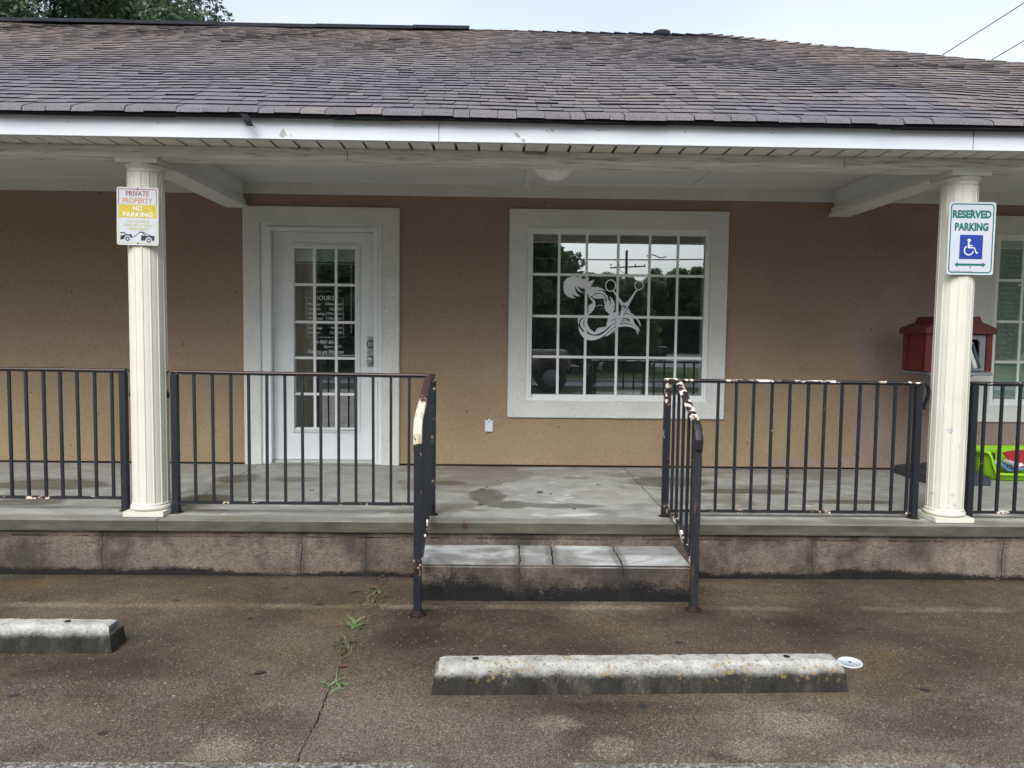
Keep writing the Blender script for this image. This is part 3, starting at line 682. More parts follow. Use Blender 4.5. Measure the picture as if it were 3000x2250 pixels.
# ---- windows
WG = .03
def window(x0, x1, z0, z1, gx0, gx1, gz0, gz1, vx, hz, blind):
    m = MB()
    for (a, b, c, d) in ((x0, z0, gx0, z1), (gx1, z0, x1, z1), (gx0, z0, gx1, gz0), (gx0, gz1, gx1, z1)): m.box(a, .0, b, c, .12, d)
    i = .022
    for (a, b, c, d) in ((x0, z0, x0+i, z1), (x1-i, z0, x1, z1), (x0+i, z0, x1-i, z0+i), (x0+i, z1-i, x1-i, z1)): m.box(a, -.016, b, c, -.0005, d)
    w = m.build('window', 'vinyl', bld, .003)
    m = MB(); m.face([(gx0, WG, gz0), (gx1, WG, gz0), (gx1, WG, gz1), (gx0, WG, gz1)]); m.build('pane', 'glass', w)
    m = MB()
    for x in vx: m.box(x-.0115, WG-.0045, gz0, x+.0115, WG-.0005, gz1)
    for z in hz: m.box(gx0, WG-.0052, z-.0115, gx1, WG-.0012, z+.0115)
    m.build('muntins', 'vinyl', w)
    if blind:
        m = MB(); k = gz0+.01
        while k < gz1:
            m.face([(gx0, .105, k), (gx1, .105, k), (gx1, .085, k+.046), (gx0, .085, k+.046)]); k += .042
        m.build('blind', 'blind', w)
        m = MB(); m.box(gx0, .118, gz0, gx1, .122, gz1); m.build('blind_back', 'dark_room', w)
    return w
gx0, gx1, gz0, gz1 = 2.5597, 4.1014, 1.0205, 2.4544
g = lambda px, py: PY(px, py, WG)
vx = [g(p, 900)[0] for p in (1636, 1716.5, 1808, 1900, 1982)]
hz = [(g(1600, a)[2]+g(2050, b)[2])/2 for a, b in ((804.7, 809), (926.7, 931), (1045, 1050))]
win1 = window(*W1[:2], W1[2], W1[3], gx0, gx1, gz0, gz1, vx, hz, False)
ww = W2[0]-W1[0]
window(*W2[:2], W2[2], W2[3], gx0+ww, gx1+ww, gz0, gz1, [v+ww for v in vx], hz, True)
# small white planter tray on the inside sill
t = thing('sill_tray', (3.48, .16, 1.0), 'small white tray on the inside sill of the big window', 'tray')
m = MB(); m.hexa([(3.36, .11, 1.02), (3.56, .11, 1.02), (3.56, .19, 1.02), (3.36, .19, 1.02), (3.35, .10, 1.055), (3.57, .10, 1.055), (3.57, .2, 1.055), (3.35, .2, 1.055)]); m.build('tray_body', 'lid', t, .004)
m = MB(); m.box(3.345, .098, 1.055, 3.575, .202, 1.06); m.build('rim', 'lid', t)

# ---- decal: a woman's profile in flowing hair, and scissors
m = MB(); layer = [0]
def dec(pts, frame='w', mi=0):
    layer[0] += 1; y = WG-.0065-.00012*layer[0]
    f = (lambda p: PY(1540+p[0]/3.2527, 670+p[1]/3.2527, y)) if frame == 'w' else (lambda p: PY(1640+p[0]/8.296, 880+p[1]/8.296, y))
    flat(m, [(f(p)[0], f(p)[2]) for p in pts], y, mi)
dec([(605,455),(585,475),(558,480),(530,478),(505,462),(470,453),(430,455),(390,475),(365,505),(358,550),(362,590),(378,625),(405,650),(440,661),(480,662),(455,645),(435,612),(455,630),(485,643),(522,645),(492,620),(472,585),(470,545),(490,580),(515,602),(553,612),(522,590),(505,567),(496,547),(520,562),(550,572),(580,570),(610,558),(640,540),(618,552),(638,520),(658,480),(640,492),(615,500),(590,502),(602,482)])
dec([(584,572),(604,562),(626,553),(655,557),(690,556),(730,570),(768,600),(738,588),(700,586),(660,598),(632,620),(606,652),(597,630),(590,600)])
dec([(610,642),(640,612),(680,594),(722,592),(758,612),(782,645),(790,690),(780,740),(768,712),(774,680),(765,648),(740,622),(700,610),(660,620),(630,645)])
dec([(632,650),(660,628),(700,618),(735,628),(757,655),(765,690),(748,668),(722,664),(690,668),(655,664)])
dec([(800,640),(828,668),(846,715),(846,770),(828,805),(808,818),(786,792),(762,762),(750,728),(764,712),(778,745),(794,748),(808,715),(812,680)])
dec([(600,640),(622,655),(655,680),(666,702),(665,735),(650,770),(625,800),(585,830),(588,806),(604,782),(588,784),(600,768),(591,757),(604,745),(597,732),(615,721),(640,707),(633,690),(614,668)])
dec([(668,742),(690,728),(715,724),(736,732),(733,737),(714,730),(692,733)])
dec([(620,360),(540,362),(480,390),(445,440),(437,500),(445,560),(465,610),(462,555),(470,500),(500,450),(550,420),(590,408),(660,372)], 'd')
dec([(455,620),(462,715),(500,810),(560,890),(640,945),(740,972),(850,966),(960,930),(1060,870),(1150,790),(1250,700),(1345,625),(1345,555),(1250,625),(1150,722),(1060,800),(960,852),(860,860),(760,848),(660,806),(580,772),(510,705)], 'd')
dec([(1345,640),(1250,722),(1160,800),(1080,882),(1160,860),(1250,800),(1335,715)], 'd')
dec([(590,430),(530,470),(495,540),(500,600),(530,670),(590,740),(690,805),(636,742),(590,670),(570,580),(580,500),(640,415)], 'd')
dec([(645,418),(604,480),(594,580),(622,680),(690,765),(770,822),(860,836),(960,808),(1080,740),(1180,650),(1350,540),(1350,475),(1210,545),(1150,612),(1120,645),(1030,648),(940,668),(890,705),(855,775),(790,740),(720,680),(680,600),(662,520),(682,425)], 'd')
dec([(1060,0),(1095,100),(1090,170),(1130,260),(1215,345),(1270,305),(1325,200),(1335,100),(1310,0),(1245,0),(1230,90),(1172,190),(1215,100),(1215,0),(1140,0),(1115,60),(1095,0)], 'd')
dec([(1215,345),(1250,312),(1310,295),(1440,275),(1450,312),(1400,345),(1340,362),(1440,350),(1430,400),(1340,440),(1210,520),(1350,460),(1350,505),(1250,572),(1150,650),(1120,645),(1143,600),(1135,545),(1168,510),(1155,475),(1172,440),(1155,395)], 'd')
dec([(1600,270),(1700,290),(1780,330),(1830,375),(1750,340),(1640,312),(1585,310)], 'd')
dec([(1590,325),(1700,335),(1800,370),(1880,430),(1940,510),(1965,590),(1955,635),(1930,560),(1870,470),(1790,410),(1680,387),(1555,385)], 'd')
dec([(1510,460),(1620,462),(1705,508),(1620,490),(1500,490)], 'd')
dec([(1500,510),(1620,508),(1720,522),(1820,570),(1900,650),(1960,750),(1880,675),(1790,603),(1680,557),(1560,546),(1470,562)], 'd')
dec([(1450,580),(1560,568),(1680,580),(1790,620),(1880,690),(1935,775),(1850,712),(1750,658),(1640,632),(1530,632),(1410,656)], 'd')
dec([(1848,728),(1890,760),(1915,835),(1880,795)], 'd')
dec([(1665,180),(1720,292),(1610,262),(1640,225)], 'd'); dec([(1650,405),(1770,422),(1820,568),(1720,520)], 'd')
dec([(1056,578),(1068,588),(1040,640),(985,735),(960,770),(935,832),(880,940),(838,1005),(860,930),(905,800),(915,748),(945,706),(975,690),(1000,655)])
dec([(830,596),(846,590),(880,640),(920,695),(942,708),(914,738),(900,712),(868,652)])
dec([(1110,505),(1125,480),(1143,473),(1147,478),(1130,487),(1119,508)])
y = WG-.0065-.00012*(layer[0]+1); s = abs(PY(1541, 900, y)[0]-PY(1540, 900, y)[0])/3.2527
c = PY(1540+1081/3.2527, 670+540/3.2527, y); ring_faces(m, c[0], c[2], 36*s, 45*s, y)
c = PY(1540+810/3.2527, 670+542/3.2527, y); ring_faces(m, c[0], c[2], 42*s, 52*s, y, k=1.15)
layer[0] += 2
c = PY(1540+945/3.2527, 670+745/3.2527, y); ring_faces(m, c[0], c[2], 6*s, 15*s, y-.0004, 1)
dec([(1058,596),(1062,600),(985,738),(932,832),(930,828),(980,736)], 'w', 1); dec([(1500,215),(1545,205),(1590,225),(1592,235),(1545,216),(1500,226)], 'd', 1)
m.build('window_decal', ['decal', 'decal_dark'], win1)

# ---- porch roof woodwork
FZ0, FZ1, FY = 2.690, 2.828, -2.22
m = MB(); ch = FZ0+.075
m.box(-7.4, FY, FZ0, 10.42, FY+.02, ch); m.box(-7.4, FY+.005, ch, 10.42, FY+.02, FZ1); m.box(-7.4, FY+.02, FZ0, 10.42, FY+.045, FZ0+.012)
for (px, py, poly) in ((830, 388, [(-12, 10), (-6, -8), (2, -12), (6, -2), (12, 12), (4, 8), (2, 14), (-6, 14)]), (1515, 397, [(-10, -6), (-3, -10), (10, 2), (6, 8), (-2, 4)]), (1533, 411, [(-6, -3), (2, -5), (7, 4), (-2, 5)]), (1602, 383, [(-4, 3), (0, -4), (5, 3)]), (1618, 382, [(-7, 0), (-2, -5), (6, -1), (2, 5)]), (852, 399, [(-3, -4), (2, -5), (4, 4)])):
    m.face([PY(px+a, py+b, FY-.0008) for a, b in poly][::-1], 1)
for x in (1.894, 5.096): m.box(x-.0016, FY-.0012, FZ0, x+.0016, FY-.0001, FZ1, 2)
for k in range(30):
    x = -6+k*.52; m.lathe((x, FY, ch+.004), [(.004, 0), (.003, .002)], 8, axis='y', mi=1)
m.build('fascia', ['fascia', 'primer', 'shingle_edge'], bld)
m = MB(); pw = .1387; x = 2.266-pw*68
while x < 10.3:
    m.box(x+.008, -2.175, 2.693, x+pw-.008, -2.0, 2.70); m.box(x-.008, -2.175, 2.716, x+.008, -2.0, 2.722); x += pw
m.build('soffit', 'soffit', bld)
m = MB()
joints = [-7.3, -2.1, 1.31, 4.42, 7.6, 10.4]
for a, b in zip(joints[:-1], joints[1:]):
    m.box(a+.002, -2.0, 2.622, b-.002, -1.962, 2.688); m.box(a+.10, -1.9615, 2.6215, b+.096, -1.84, 2.70)
m.box(-7.3, -1.999, 2.6885, 10.4, -1.97, 2.692)
m.build('porch_beam', 'wood', bld)
m = MB(); m.face([(-7.3, -1.85, 2.868), (10.4, -1.85, 2.868), (10.4, 0, 2.868), (-7.3, 0, 2.868)][::-1]); m.box(-7.3, -1.85, 2.70, 10.4, -1.838, 2.868)
for x in (2.497, -2.3, 7.4): m.box(x-.032, -1.83, 2.848, x+.032, -.02, 2.8675)
m.box(3.93, -1.83, 2.858, 3.955, -.02, 2.8675)
m.build('porch_ceiling', 'ceiling', bld)
def cross_beam(x):
    m = MB(); m.box(x-.052, -1.837, 2.715, x+.052, -.0005, 2.866); m.box(x-.075, -1.837, 2.668, x+.075, -.0005, 2.715); m.box(x-.095, -1.838, 2.640, x+.095, -.0005, 2.668)
    m.build('cross_beam', 'ceiling', bld)
for x in (-.05, 5.29, -5.26): cross_beam(x)

# ---- roof
RS = .475; RY0, RZ0 = -2.275, 2.835; RYR = 3.22; RZR = RZ0+RS*(RYR-RY0); SL = math.sqrt(1+RS*RS)
AX = 4.83
def hipx(y): return AX + (RYR-y)*1.02
def wav(x, u):
    w = .006*math.sin(x*1.7+u*.6)+.004*math.sin(x*3.9-u*1.3+1)+.004*math.sin(u*2.1+x*.7)
    w += .026*math.exp(-((x-5.1)/.75)**2-((u-1.15)/.35)**2) + .02*math.exp(-((x-6.2)/.6)**2-((u-2.6)/.4)**2) + .012*math.exp(-((x-3.9)/.5)**2-((u-2.5)/.4)**2)
    return w
def rp(x, u, h):                                  # u up the slope from the eave, h off the roof plane
    d = u/SL; hh = h + wav(x, u)*min(1, .25+u*.9)
    return (x, RY0+d-hh*RS/SL, RZ0+RS*d+hh/SL)
m = MB()
m.face([(-7.4, RY0+.03, RZ0-.02), (10.5, RY0+.03, RZ0-.02), (AX, RYR, RZR-.03), (-7.4, RYR, RZR-.03)])
m.face([(-7.4, 8.7, RZ0-.02), (-7.4, RYR, RZR-.01), (AX, RYR, RZR-.01), (10.5, 8.7, RZ0-.02)][::-1])
m.face([(10.5, RY0, RZ0-.02), (10.5, 8.7, RZ0-.02), (AX, RYR, RZR-.01)])
m.face([(-7.4, RY0+.03, RZ0-.02), (-7.4, RYR, RZR-.03), (-7.4, 8.7, RZ0-.02)])
EXP = .143; nc = int((RYR-RY0)*SL/EXP)+1; rr = random.Random(3)
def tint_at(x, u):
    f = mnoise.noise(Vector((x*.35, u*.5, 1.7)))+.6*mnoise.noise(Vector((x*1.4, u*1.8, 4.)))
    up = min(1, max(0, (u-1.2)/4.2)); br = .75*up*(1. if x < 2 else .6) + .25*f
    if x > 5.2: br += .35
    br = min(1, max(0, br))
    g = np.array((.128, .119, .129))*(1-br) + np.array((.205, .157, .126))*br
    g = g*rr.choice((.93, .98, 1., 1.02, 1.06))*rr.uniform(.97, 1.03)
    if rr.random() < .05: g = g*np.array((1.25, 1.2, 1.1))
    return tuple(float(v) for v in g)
for i in range(nc):
    u = i*EXP; y = RY0+u/SL; xe = hipx(y); x = -7.4 - rr.uniform(0, .3); raised = rr.random() < .5
    top = min(u+EXP+.03, (RYR-RY0)*SL)
    while x < xe:
        w = rr.uniform(.11, .19) if raised else rr.uniform(.08, .17)
        if rr.random() < .12: w += .07
        x1 = min(x+w, xe)
        if x1-x > .02:
            t = (.0080 if raised else .0052)+rr.uniform(-.0005, .0008); t += .003 if rr.random() < .05 else 0
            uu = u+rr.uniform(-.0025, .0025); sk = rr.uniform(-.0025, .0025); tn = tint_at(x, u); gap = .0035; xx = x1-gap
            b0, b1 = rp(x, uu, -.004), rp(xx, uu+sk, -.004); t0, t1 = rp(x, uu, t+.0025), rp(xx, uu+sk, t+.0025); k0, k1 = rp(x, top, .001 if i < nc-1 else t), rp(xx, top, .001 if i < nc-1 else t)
            if i == 0:                            # first course droops over the drip edge
                lip = .026+rr.uniform(-.004, .006)
                l0 = (t0[0], t0[1]-.012, t0[2]-lip); l1 = (t1[0], t1[1]-.012, t1[2]-lip)
                m0, m1 = rp(x, uu+.03, t+.004), rp(xx, uu+.03, t+.004)
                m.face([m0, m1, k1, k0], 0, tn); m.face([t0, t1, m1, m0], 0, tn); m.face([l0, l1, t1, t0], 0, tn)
                m.face([(l0[0], l0[1]+.008, l0[2]), (l1[0], l1[1]+.008, l1[2]), l1, l0], 1); m.face([(l0[0], l0[1]+.02, l0[2]+.01), l0, t0, m0], 1); m.face([l1, (l1[0], l1[1]+.02, l1[2]+.01), m1, t1], 1)
            else:
                m.face([t0, t1, k1, k0], 0, tn); m.face([b0, b1, t1, t0], 1); m.face([b0, t0, k0], 1); m.face([t1, b1, k1], 1)
        x = x1; raised = not raised if rr.random() < .85 else raised
roof = m.build('roof', ['shingle', 'shingle_edge'], bld)
m = MB(); x = -7.4                                # black starter strip and drip edge under the first course
while x < 10.4:
    w = rr.uniform(.25, .6); dz = rr.uniform(-.004, .003)
    if 4.55 < x < 5.2: dz -= .006
    m.box(x, RY0+.004, RZ0-.030+dz, min(x+w, 10.4), RY0+.05, RZ0-.004); x += w
m.build('drip_edge', 'black_metal', roof)
m = MB(); p = PY(728, 352, -2.29); q = PY(722, 334, -2.29)
m.sweep([(q[0]-.05, -2.285, q[2]+.004), (q[0]-.01, -2.30, q[2]-.004), (p[0]-.005, -2.302, p[2]), (p[0]+.012, -2.296, p[2]-.035)], [(-.018, -.002), (.02, -.002), (.018, .002), (-.02, .002)], (.94, .3, 0)); m.build('torn_flap', 'black_metal', roof)
m = MB(); x = -7.4                                # black ridge vent over the left part of the ridge
while x < 1.85:
    w = min(1.22, 1.85-x); dz = rr.uniform(-.004, .004)+.008*math.sin(x*1.3)
    m.hexa([(x, RYR-.16, RZR-.045+dz), (x+w-.004, RYR-.16, RZR-.045+dz), (x+w-.004, RYR+.16, RZR-.045+dz), (x, RYR+.16, RZR-.045+dz), (x, RYR-.15, RZR-.005+dz), (x+w-.004, RYR-.15, RZR-.005+dz), (x+w-.004, RYR+.15, RZR-.005+dz), (x, RYR+.15, RZR-.005+dz)])
    m.hexa([(x, RYR-.15, RZR-.005+dz), (x+w-.004, RYR-.15, RZR-.005+dz), (x+w-.004, RYR, RZR+.03+dz), (x, RYR, RZR+.03+dz), (x, RYR-.145, RZR+.001+dz), (x+w-.004, RYR-.145, RZR+.001+dz), (x+w-.004, RYR, RZR+.05+dz), (x, RYR, RZR+.05+dz)])
    x += w
m.build('ridge_vent', 'black_metal', roof)
m = MB()                                          # shingle caps on the ridge and down the hip
def cap(a, b, wv, t):
    a, b = Vector(a), Vector(b); d = (b-a).normalized(); s = Vector(wv)
    tn = tuple(float(v) for v in np.array((.21, .165, .135))*rr.uniform(.85, 1.15))
    dr = Vector((0, 0, -.055)); up = Vector((0, 0, t))
    for sg in (-1, 1):
        q = [a+up+s*sg+dr, b+s*sg+dr, b, a+up]
        m.face(q if sg < 0 else q[::-1], 0, tn)
        e = [a+s*sg+dr-Vector((0, 0, .01)), a-Vector((0, 0, .01)), a+up, a+up+s*sg+dr]
        m.face(e, 1)
    m.face([a+up+s*-1+dr, b-s+dr, b-s+dr-Vector((0, 0, .02)), a-s+dr-Vector((0, 0, .012))][::-1], 1)
x = 1.86
while x < AX:
    cap((x, RYR, RZR+.012), (x+.2, RYR, RZR+.006), (0, .14, 0), .012); x += .185
hp0 = Vector((hipx(RY0), RY0, RZ0+.012)); hp1 = Vector((AX, RYR, RZR+.03)); L = (hp1-hp0).length; k = 0.
while k < L-.1:
    a = hp0.lerp(hp1, k/L); b = hp0.lerp(hp1, min(1, (k+.17)/L)); sag = .05*math.sin(math.pi*min(1, k/L))*(1 if k/L > .45 else .6)
    a.z -= sag*.6; b.z -= sag*.6
    cap(a, b, (.10, .10, 0), .014); k += .15
m.build('hip_cap', ['shingle', 'shingle_edge'], roof)
m = MB(); c = PY(1938, 108, 4.1); m.lathe((c[0], 4.1, RZR-.6), [(.05, 0), (.05, .5), (.16, .52), (.17, .56), (.12, c[2]-RZR+.66), (.02, c[2]-RZR+.69)], 24); m.build('roof_vent', 'black_metal', roof)

# ================================================================== PORCH AND STEP
po = thing('concrete_porch', (2.3, -1, 0), 'raised grey concrete porch with stained stucco face along the salon front', 'porch')
m = MB(); m.box(-7.2, -2.0632, HP-.0736, 10.3, .0, HP); m.build('slab', 'slab', po, .008)
m = MB(); rj = random.Random(5)
m.box(-7.15, -2.033, -.02, 10.25, -1.6, HP-.118)
x = -7.15                                         # ragged upper course with a broken mortar line below it
while x < 10.2:
    w = rj.uniform(.04, .11); z = HP-.116+rj.uniform(-.004, .006); m.hexa([(x, -2.026, z), (x+w, -2.026, z+rj.uniform(-.003, .003)), (x+w, -1.7, z), (x, -1.7, z), (x, -2.026, HP-.074), (x+w, -2.026, HP-.074), (x+w, -1.7, HP-.074), (x, -1.7, HP-.074)]); x += w
m.build('foundation_wall', 'foundation', po)
m = MB(); m.box(-7.14, -2.018, HP-.124, 10.24, -1.62, HP-.108); m.build('mortar_gap', 'crack', po)
st = thing('concrete_step', (2.6, -2.25, 0), 'broad stucco step with whitish top and black mildew in front of the porch', 'step')
m = MB(); m.box(1.795, -2.470, -.02, 3.408, -2.0335, .2116); m.build('step_block', 'step', st, .012)

# ================================================================== COLUMNS
def column(x, label):
    c = thing('porch_column', (x, -1.88, HP), label, 'column', 'cream fluted columns of the porch')
    y = -1.88; top = 2.621
    def flute(a):
        k = (a/(2*math.pi)*14+.5-.28) % 1; e = min(k, 1-k)
        return 1. if e < .085 else (.985 if e < .115 else .968)
    m = MB(); m.lathe((x, y, 0), [(.112, HP+.075), (.112, HP+.6), (.111, 1.4), (.109, top-.075)], 14*26, flute, smooth=False); m.build('shaft', 'cream', c)
    m = MB(); m.box(x-.127, y-.127, HP+.002, x+.127, y+.127, HP+.034)
    m.lathe((x, y, HP+.034), [(.112, 0), (.124, .006), (.127, .016), (.124, .028), (.116, .034), (.118, .037), (.118, .043), (.113, .046)], 48); m.build('base', 'cream', c, .002)
    m = MB(); m.lathe((x, y, 0), [(.106, top-.085), (.110, top-.082), (.110, top-.074), (.106, top-.070), (.112, top-.060), (.124, top-.046), (.129, top-.038), (.125, top-.034)], 48)
    m.box(x-.127, y-.127, top-.034, x+.127, y+.127, top); m.build('capital', 'cream', c, .002)
column(.012, 'cream fluted column carrying the faded towing sign left of the door')
column(5.232, 'cream fluted column carrying the reserved parking sign')

# ================================================================== SIGNS
def sign_panel(mb, x, y, z0, z1, w, r, mi=0, th=.003):
    pts = []
    for cx, cz, a in ((x+w/2-r, z1-r, 0), (x-w/2+r, z1-r, 90), (x-w/2+r, z0+r, 180), (x+w/2-r, z0+r, 270)):
        pts += disc_pts(cx, cz, r, n=7, a0=R(a), a1=R(a+90))
    mb.prism_y(pts[::-1], y, y+th, mi); return pts
def frame_line(mb, x, y, z0, z1, w, r, t, mi, zlo=-9, zhi=9):
    def loop(i):
        p = []
        for cx, cz, a in ((x+w/2-r, z1-r, 0), (x-w/2+r, z1-r, 90), (x-w/2+r, z0+r, 180), (x+w/2-r, z0+r, 270)): p += disc_pts(cx, cz, r-i, n=7, a0=R(a), a1=R(a+90))
        return p
    a, b = loop(0), loop(t)
    for k in range(len(a)):
        j = (k+1) % len(a); q = [a[k], a[j], b[j], b[k]]
        q = [(p[0], min(max(p[1], zlo), zhi)) for p in q]
        if max(p[1] for p in q)-min(p[1] for p in q) < 1e-6 and max(p[0] for p in q)-min(p[0] for p in q) < t*1.2: continue
        flat(mb, q[::-1], y, mi)
# faded towing sign
sg = thing('towing_sign', (.005, -2.0, 2.258), 'faded white and yellow no parking sign with tow truck pictogram on column', 'sign')
sw, sh, sx, sz1, sy = .257, .3556, .012, 2.436, -1.999
def su(u, v): return sx-sw/2+u*sw, sz1-v*sh
m = MB(); sign_panel(m, sx, sy, sz1-sh, sz1, sw, .012); m.build('panel', 'sign_white', sg)
m = MB(); e = sy-.0004
frame_line(m, sx, e, sz1-sh+.010, sz1-.010, sw-.02, .008, .0045, 0, sz1-.3*sh)
frame_line(m, sx, e, sz1-sh+.010, sz1-.010, sw-.02, .008, .0045, 1, -9, sz1-.3*sh)
m.build('border', ['sign_red', 'sign_pale'], sg)
m = MB(); a = su(.05, .525); b = su(.95, .30); flat(m, [a, (b[0], a[1]), b, (a[0], b[1])], e-.0002); m.build('yellow_band', 'sign_yellow', sg)
m = MB()
def st_(s, u0, u1, v0, v1, mi, bold=0.):
    a = su(u0, v1); b = su(u1, v0); text_faces(m, s, a[0], b[0], a[1], b[1], e-.0005, mi, bold=bold)
st_('PRIVATE', .22, .775, .064, .155, 0, .012); st_('PROPERTY', .14, .855, .187, .28, 1, .012); st_('NO', .395, .61, .32, .405, 2, .016); st_('PARKING', .145, .86, .428, .51, 2, .016)
st_('VIOLATORS WILL BE', .235, .79, .565, .613, 3); st_('TOWED AWAY AT VEHICLE', .155, .865, .63, .678, 3); st_("OWNER'S EXPENSE", .255, .765, .695, .745, 3)
m.build('lettering', ['sign_red', 'sign_orange', 'white_print', 'sign_pale'], sg)
m = MB(); tq = lambda p: su((p[0]-215+ (1400-p[1])*.022)/985, (p[1]-168)/1392)
L1, L2, L3, L4 = e-.0004, e-.0007, e-.0010, e-.0013; us = sw/985
stroke(m, [tq((295, 1275)), tq((370, 1262)), tq((452, 1312))], 22*us, L1)
flat(m, [tq(p) for p in ((300, 1340), (455, 1308), (555, 1297), (580, 1362), (550, 1390), (395, 1416), (300, 1435))], L2)
stroke(m, [tq((555, 1378)), tq((625, 1362)), tq((745, 1246)), tq((760, 1244))], 15*us, L1)
flat(m, [tq(p) for p in ((738, 1232), (830, 1232), (1030, 1325), (1103, 1325), (1103, 1445), (790, 1445), (790, 1322), (875, 1322), (808, 1256), (740, 1256))], L2)
flat(m, [tq(p) for p in ((848, 1262), (990, 1322), (898, 1322))], L3, 1)
for c, r in (((470, 1412), 78), ((972, 1440), 80)):
    p = tq(c); flat(m, disc_pts(p[0], p[1], r*us), L3, 1); ring_faces(m, p[0], p[1], 26*us, 53*us, L4)
m.build('tow_pictogram', ['sign_black', 'sign_white'], sg)
for v in (.028, .967): p = su(.505, v); m = MB(); m.lathe((p[0], sy-.0004, p[1]), [(.005, 0), (.004, .003)], 12, axis='y'); m.build('screw', 'screw', sg)
for u, v in ((.03, .025), (.97, .025), (.03, .972), (.97, .972)): p = su(u, v); m = MB(); m.lathe((p[0], sy-.0004, p[1]), [(.0022, 0), (.002, .0006)], 8, axis='y'); m.build('rivet', 'screw', sg)
sg.rotation_euler.y = R(.9)
# reserved parking sign
sg = thing('reserved_parking_sign', (5.25, -2.0, 2.19), 'green and white reserved parking sign with blue wheelchair symbol', 'sign')
sw, sh, sx, sz1, sy = .300, .457, 5.249, 2.4235, -2.002
m = MB(); sign_panel(m, sx, sy, sz1-sh, sz1, sw, .018); m.build('panel', 'sign_clean', sg)
e = sy-.0004
m = MB(); frame_line(m, sx, e, sz1-sh+.0105, sz1-.0105, sw-.021, .024, .0075, 0); m.build('border', 'sign_green', sg)
m = MB()
st_('RESERVED', .075, .905, .114, .225, 0, .05); m.build('lettering', 'sign_green', sg); m = MB(); st_('PARKING', .135, .855, .285, .398, 0, .05)
m.build('lettering', 'sign_green', sg); m = MB()
flat(m, [su(*p) for p in ((.165, .861), (.235, .825), (.235, .846), (.765, .846), (.765, .825), (.835, .861), (.765, .897), (.765, .876), (.235, .876), (.235, .897))], e-.0005)
m.build('double_arrow', 'sign_green', sg); m = MB()
a = su(.12, .953); b = su(.56, .950); flat(m, [a, (b[0], a[1]), b, (a[0], b[1])], e-.0005)
m.build('fine_print', 'sign_black', sg)
m = MB(); a = su(.257, .785); b = su(.752, .452); pts = []
for cx, cz, an in ((b[0]-.004, b[1]-.004, 0), (a[0]+.004, b[1]-.004, 90), (a[0]+.004, a[1]+.004, 180), (b[0]-.004, a[1]+.004, 270)): pts += disc_pts(cx, cz, .004, n=4, a0=R(an), a1=R(an+90))
flat(m, pts, e-.0002); m.build('blue_square', 'sign_blue', sg)
m = MB(); k = (b[0]-a[0])/325.; tq = lambda p: (a[0]+(p[0]-312+(1150-p[1])*-.03)*k, a[1]+(1318-p[1])*k); y1, y2, y3 = e-.0005, e-.0008, e-.0011
p = tq((445, 1060)); flat(m, disc_pts(p[0], p[1], 24*k), y1)
stroke(m, [tq((440, 1088)), tq((440, 1160))], 24*k, y1); stroke(m, [tq((440, 1132)), tq((490, 1132))], 15*k, y2)
stroke(m, [tq((432, 1160)), tq((516, 1160)), tq((552, 1238))], 17*k, y3); stroke(m, [tq((546, 1238)), tq((570, 1228))], 15*k, y2)
p = tq((443, 1197)); ring_faces(m, p[0], p[1], 54*k, 71*k, y1, 0, R(118), R(352))
m.build('wheelchair_symbol', 'white_print', sg)
for u, v in ((.485, .113), (.5, .893)): p = su(u, v); m = MB(); m.lathe((p[0], sy-.001, p[1]), [(.0045, 0), (.0035, .003)], 12, axis='y'); m.build('screw', 'screw', sg)

# ================================================================== RAILINGS
CAPP = [(-.021, 0), (-.0245, .005), (-.021, .012), (-.008, .016), (.008, .016), (.021, .012), (.0245, .005), (.021, 0)]
rj = random.Random(11)
GRP = 'black iron railings along the porch edge'
def scroll(x, y, z, s, mats, par):
    m = MB(); P = [(x, y, z), (x+s*.02, y, z-.001), (x+s*.038, y, z-.010), (x+s*.050, y, z-.03), (x+s*.052, y, z-.06), (x+s*.046, y, z-.09), (x+s*.034, y, z-.12), (x+s*.024, y, z-.145), (x+s*.024, y, z-.165), (x+s*.032, y, z-.172)]
    m.sweep(P, [(-.019, 0), (-.019, .007), (.019, .007), (.019, 0)], (0, 1, 0)); m.build('scroll', mats, par)
def rail_bay(par, y, xa, xb, za, zb, bot, bal, posts, cap_mat, ends=(None, None), post_mat='iron'):
    zt = lambda x: za+(zb-za)*(x-xa)/(xb-xa)
    m = MB(); n = max(2, int((xb-xa)/.15)); m.sweep([(xa+(xb-xa)*k/n, y, zt(xa+(xb-xa)*k/n)-.004+rj.uniform(-.0012, .0012)) for k in range(n+1)], CAPP, (0, 1, 0)); m.build('top_rail', cap_mat, par)
    m = MB(); m.bar((xa, y, za-.010), (xb, y, zb-.010), .026, .010); m.build('rail_channel', 'iron', par)
    m = MB(); m.bar((xa, y, bot-.009), (xb, y, bot-.009), .028, .016, (0, 1, 0)); m.build('bottom_rail', 'iron_chip2', par)
    for x in bal:
        j = rj.uniform(-.003, .003); m = MB(); m.bar((x, y, bot-.001), (x+j, y, zt(x)-.0148), .0165, .0165, (0, 1, 0)); m.build('baluster', 'iron', par)
    for x, mt in posts:
        m = MB(); m.box(x-.021, y-.021, HP+.004, x+.021, y+.021, zt(x)-.0155); m.build('post', mt, par, .002)
        m = MB(); m.lathe((x, y, HP+.001), [(.042, 0), (.036, .002), (.028, .004), (.025, .008)], 14); m.build('post_foot', 'rust', par)
    for x, s in ends: scroll(x, y, zt(x)-.002, s, 'iron', par)
bx = lambda px, y=RAILY: PY(px, 1300, y)[0]
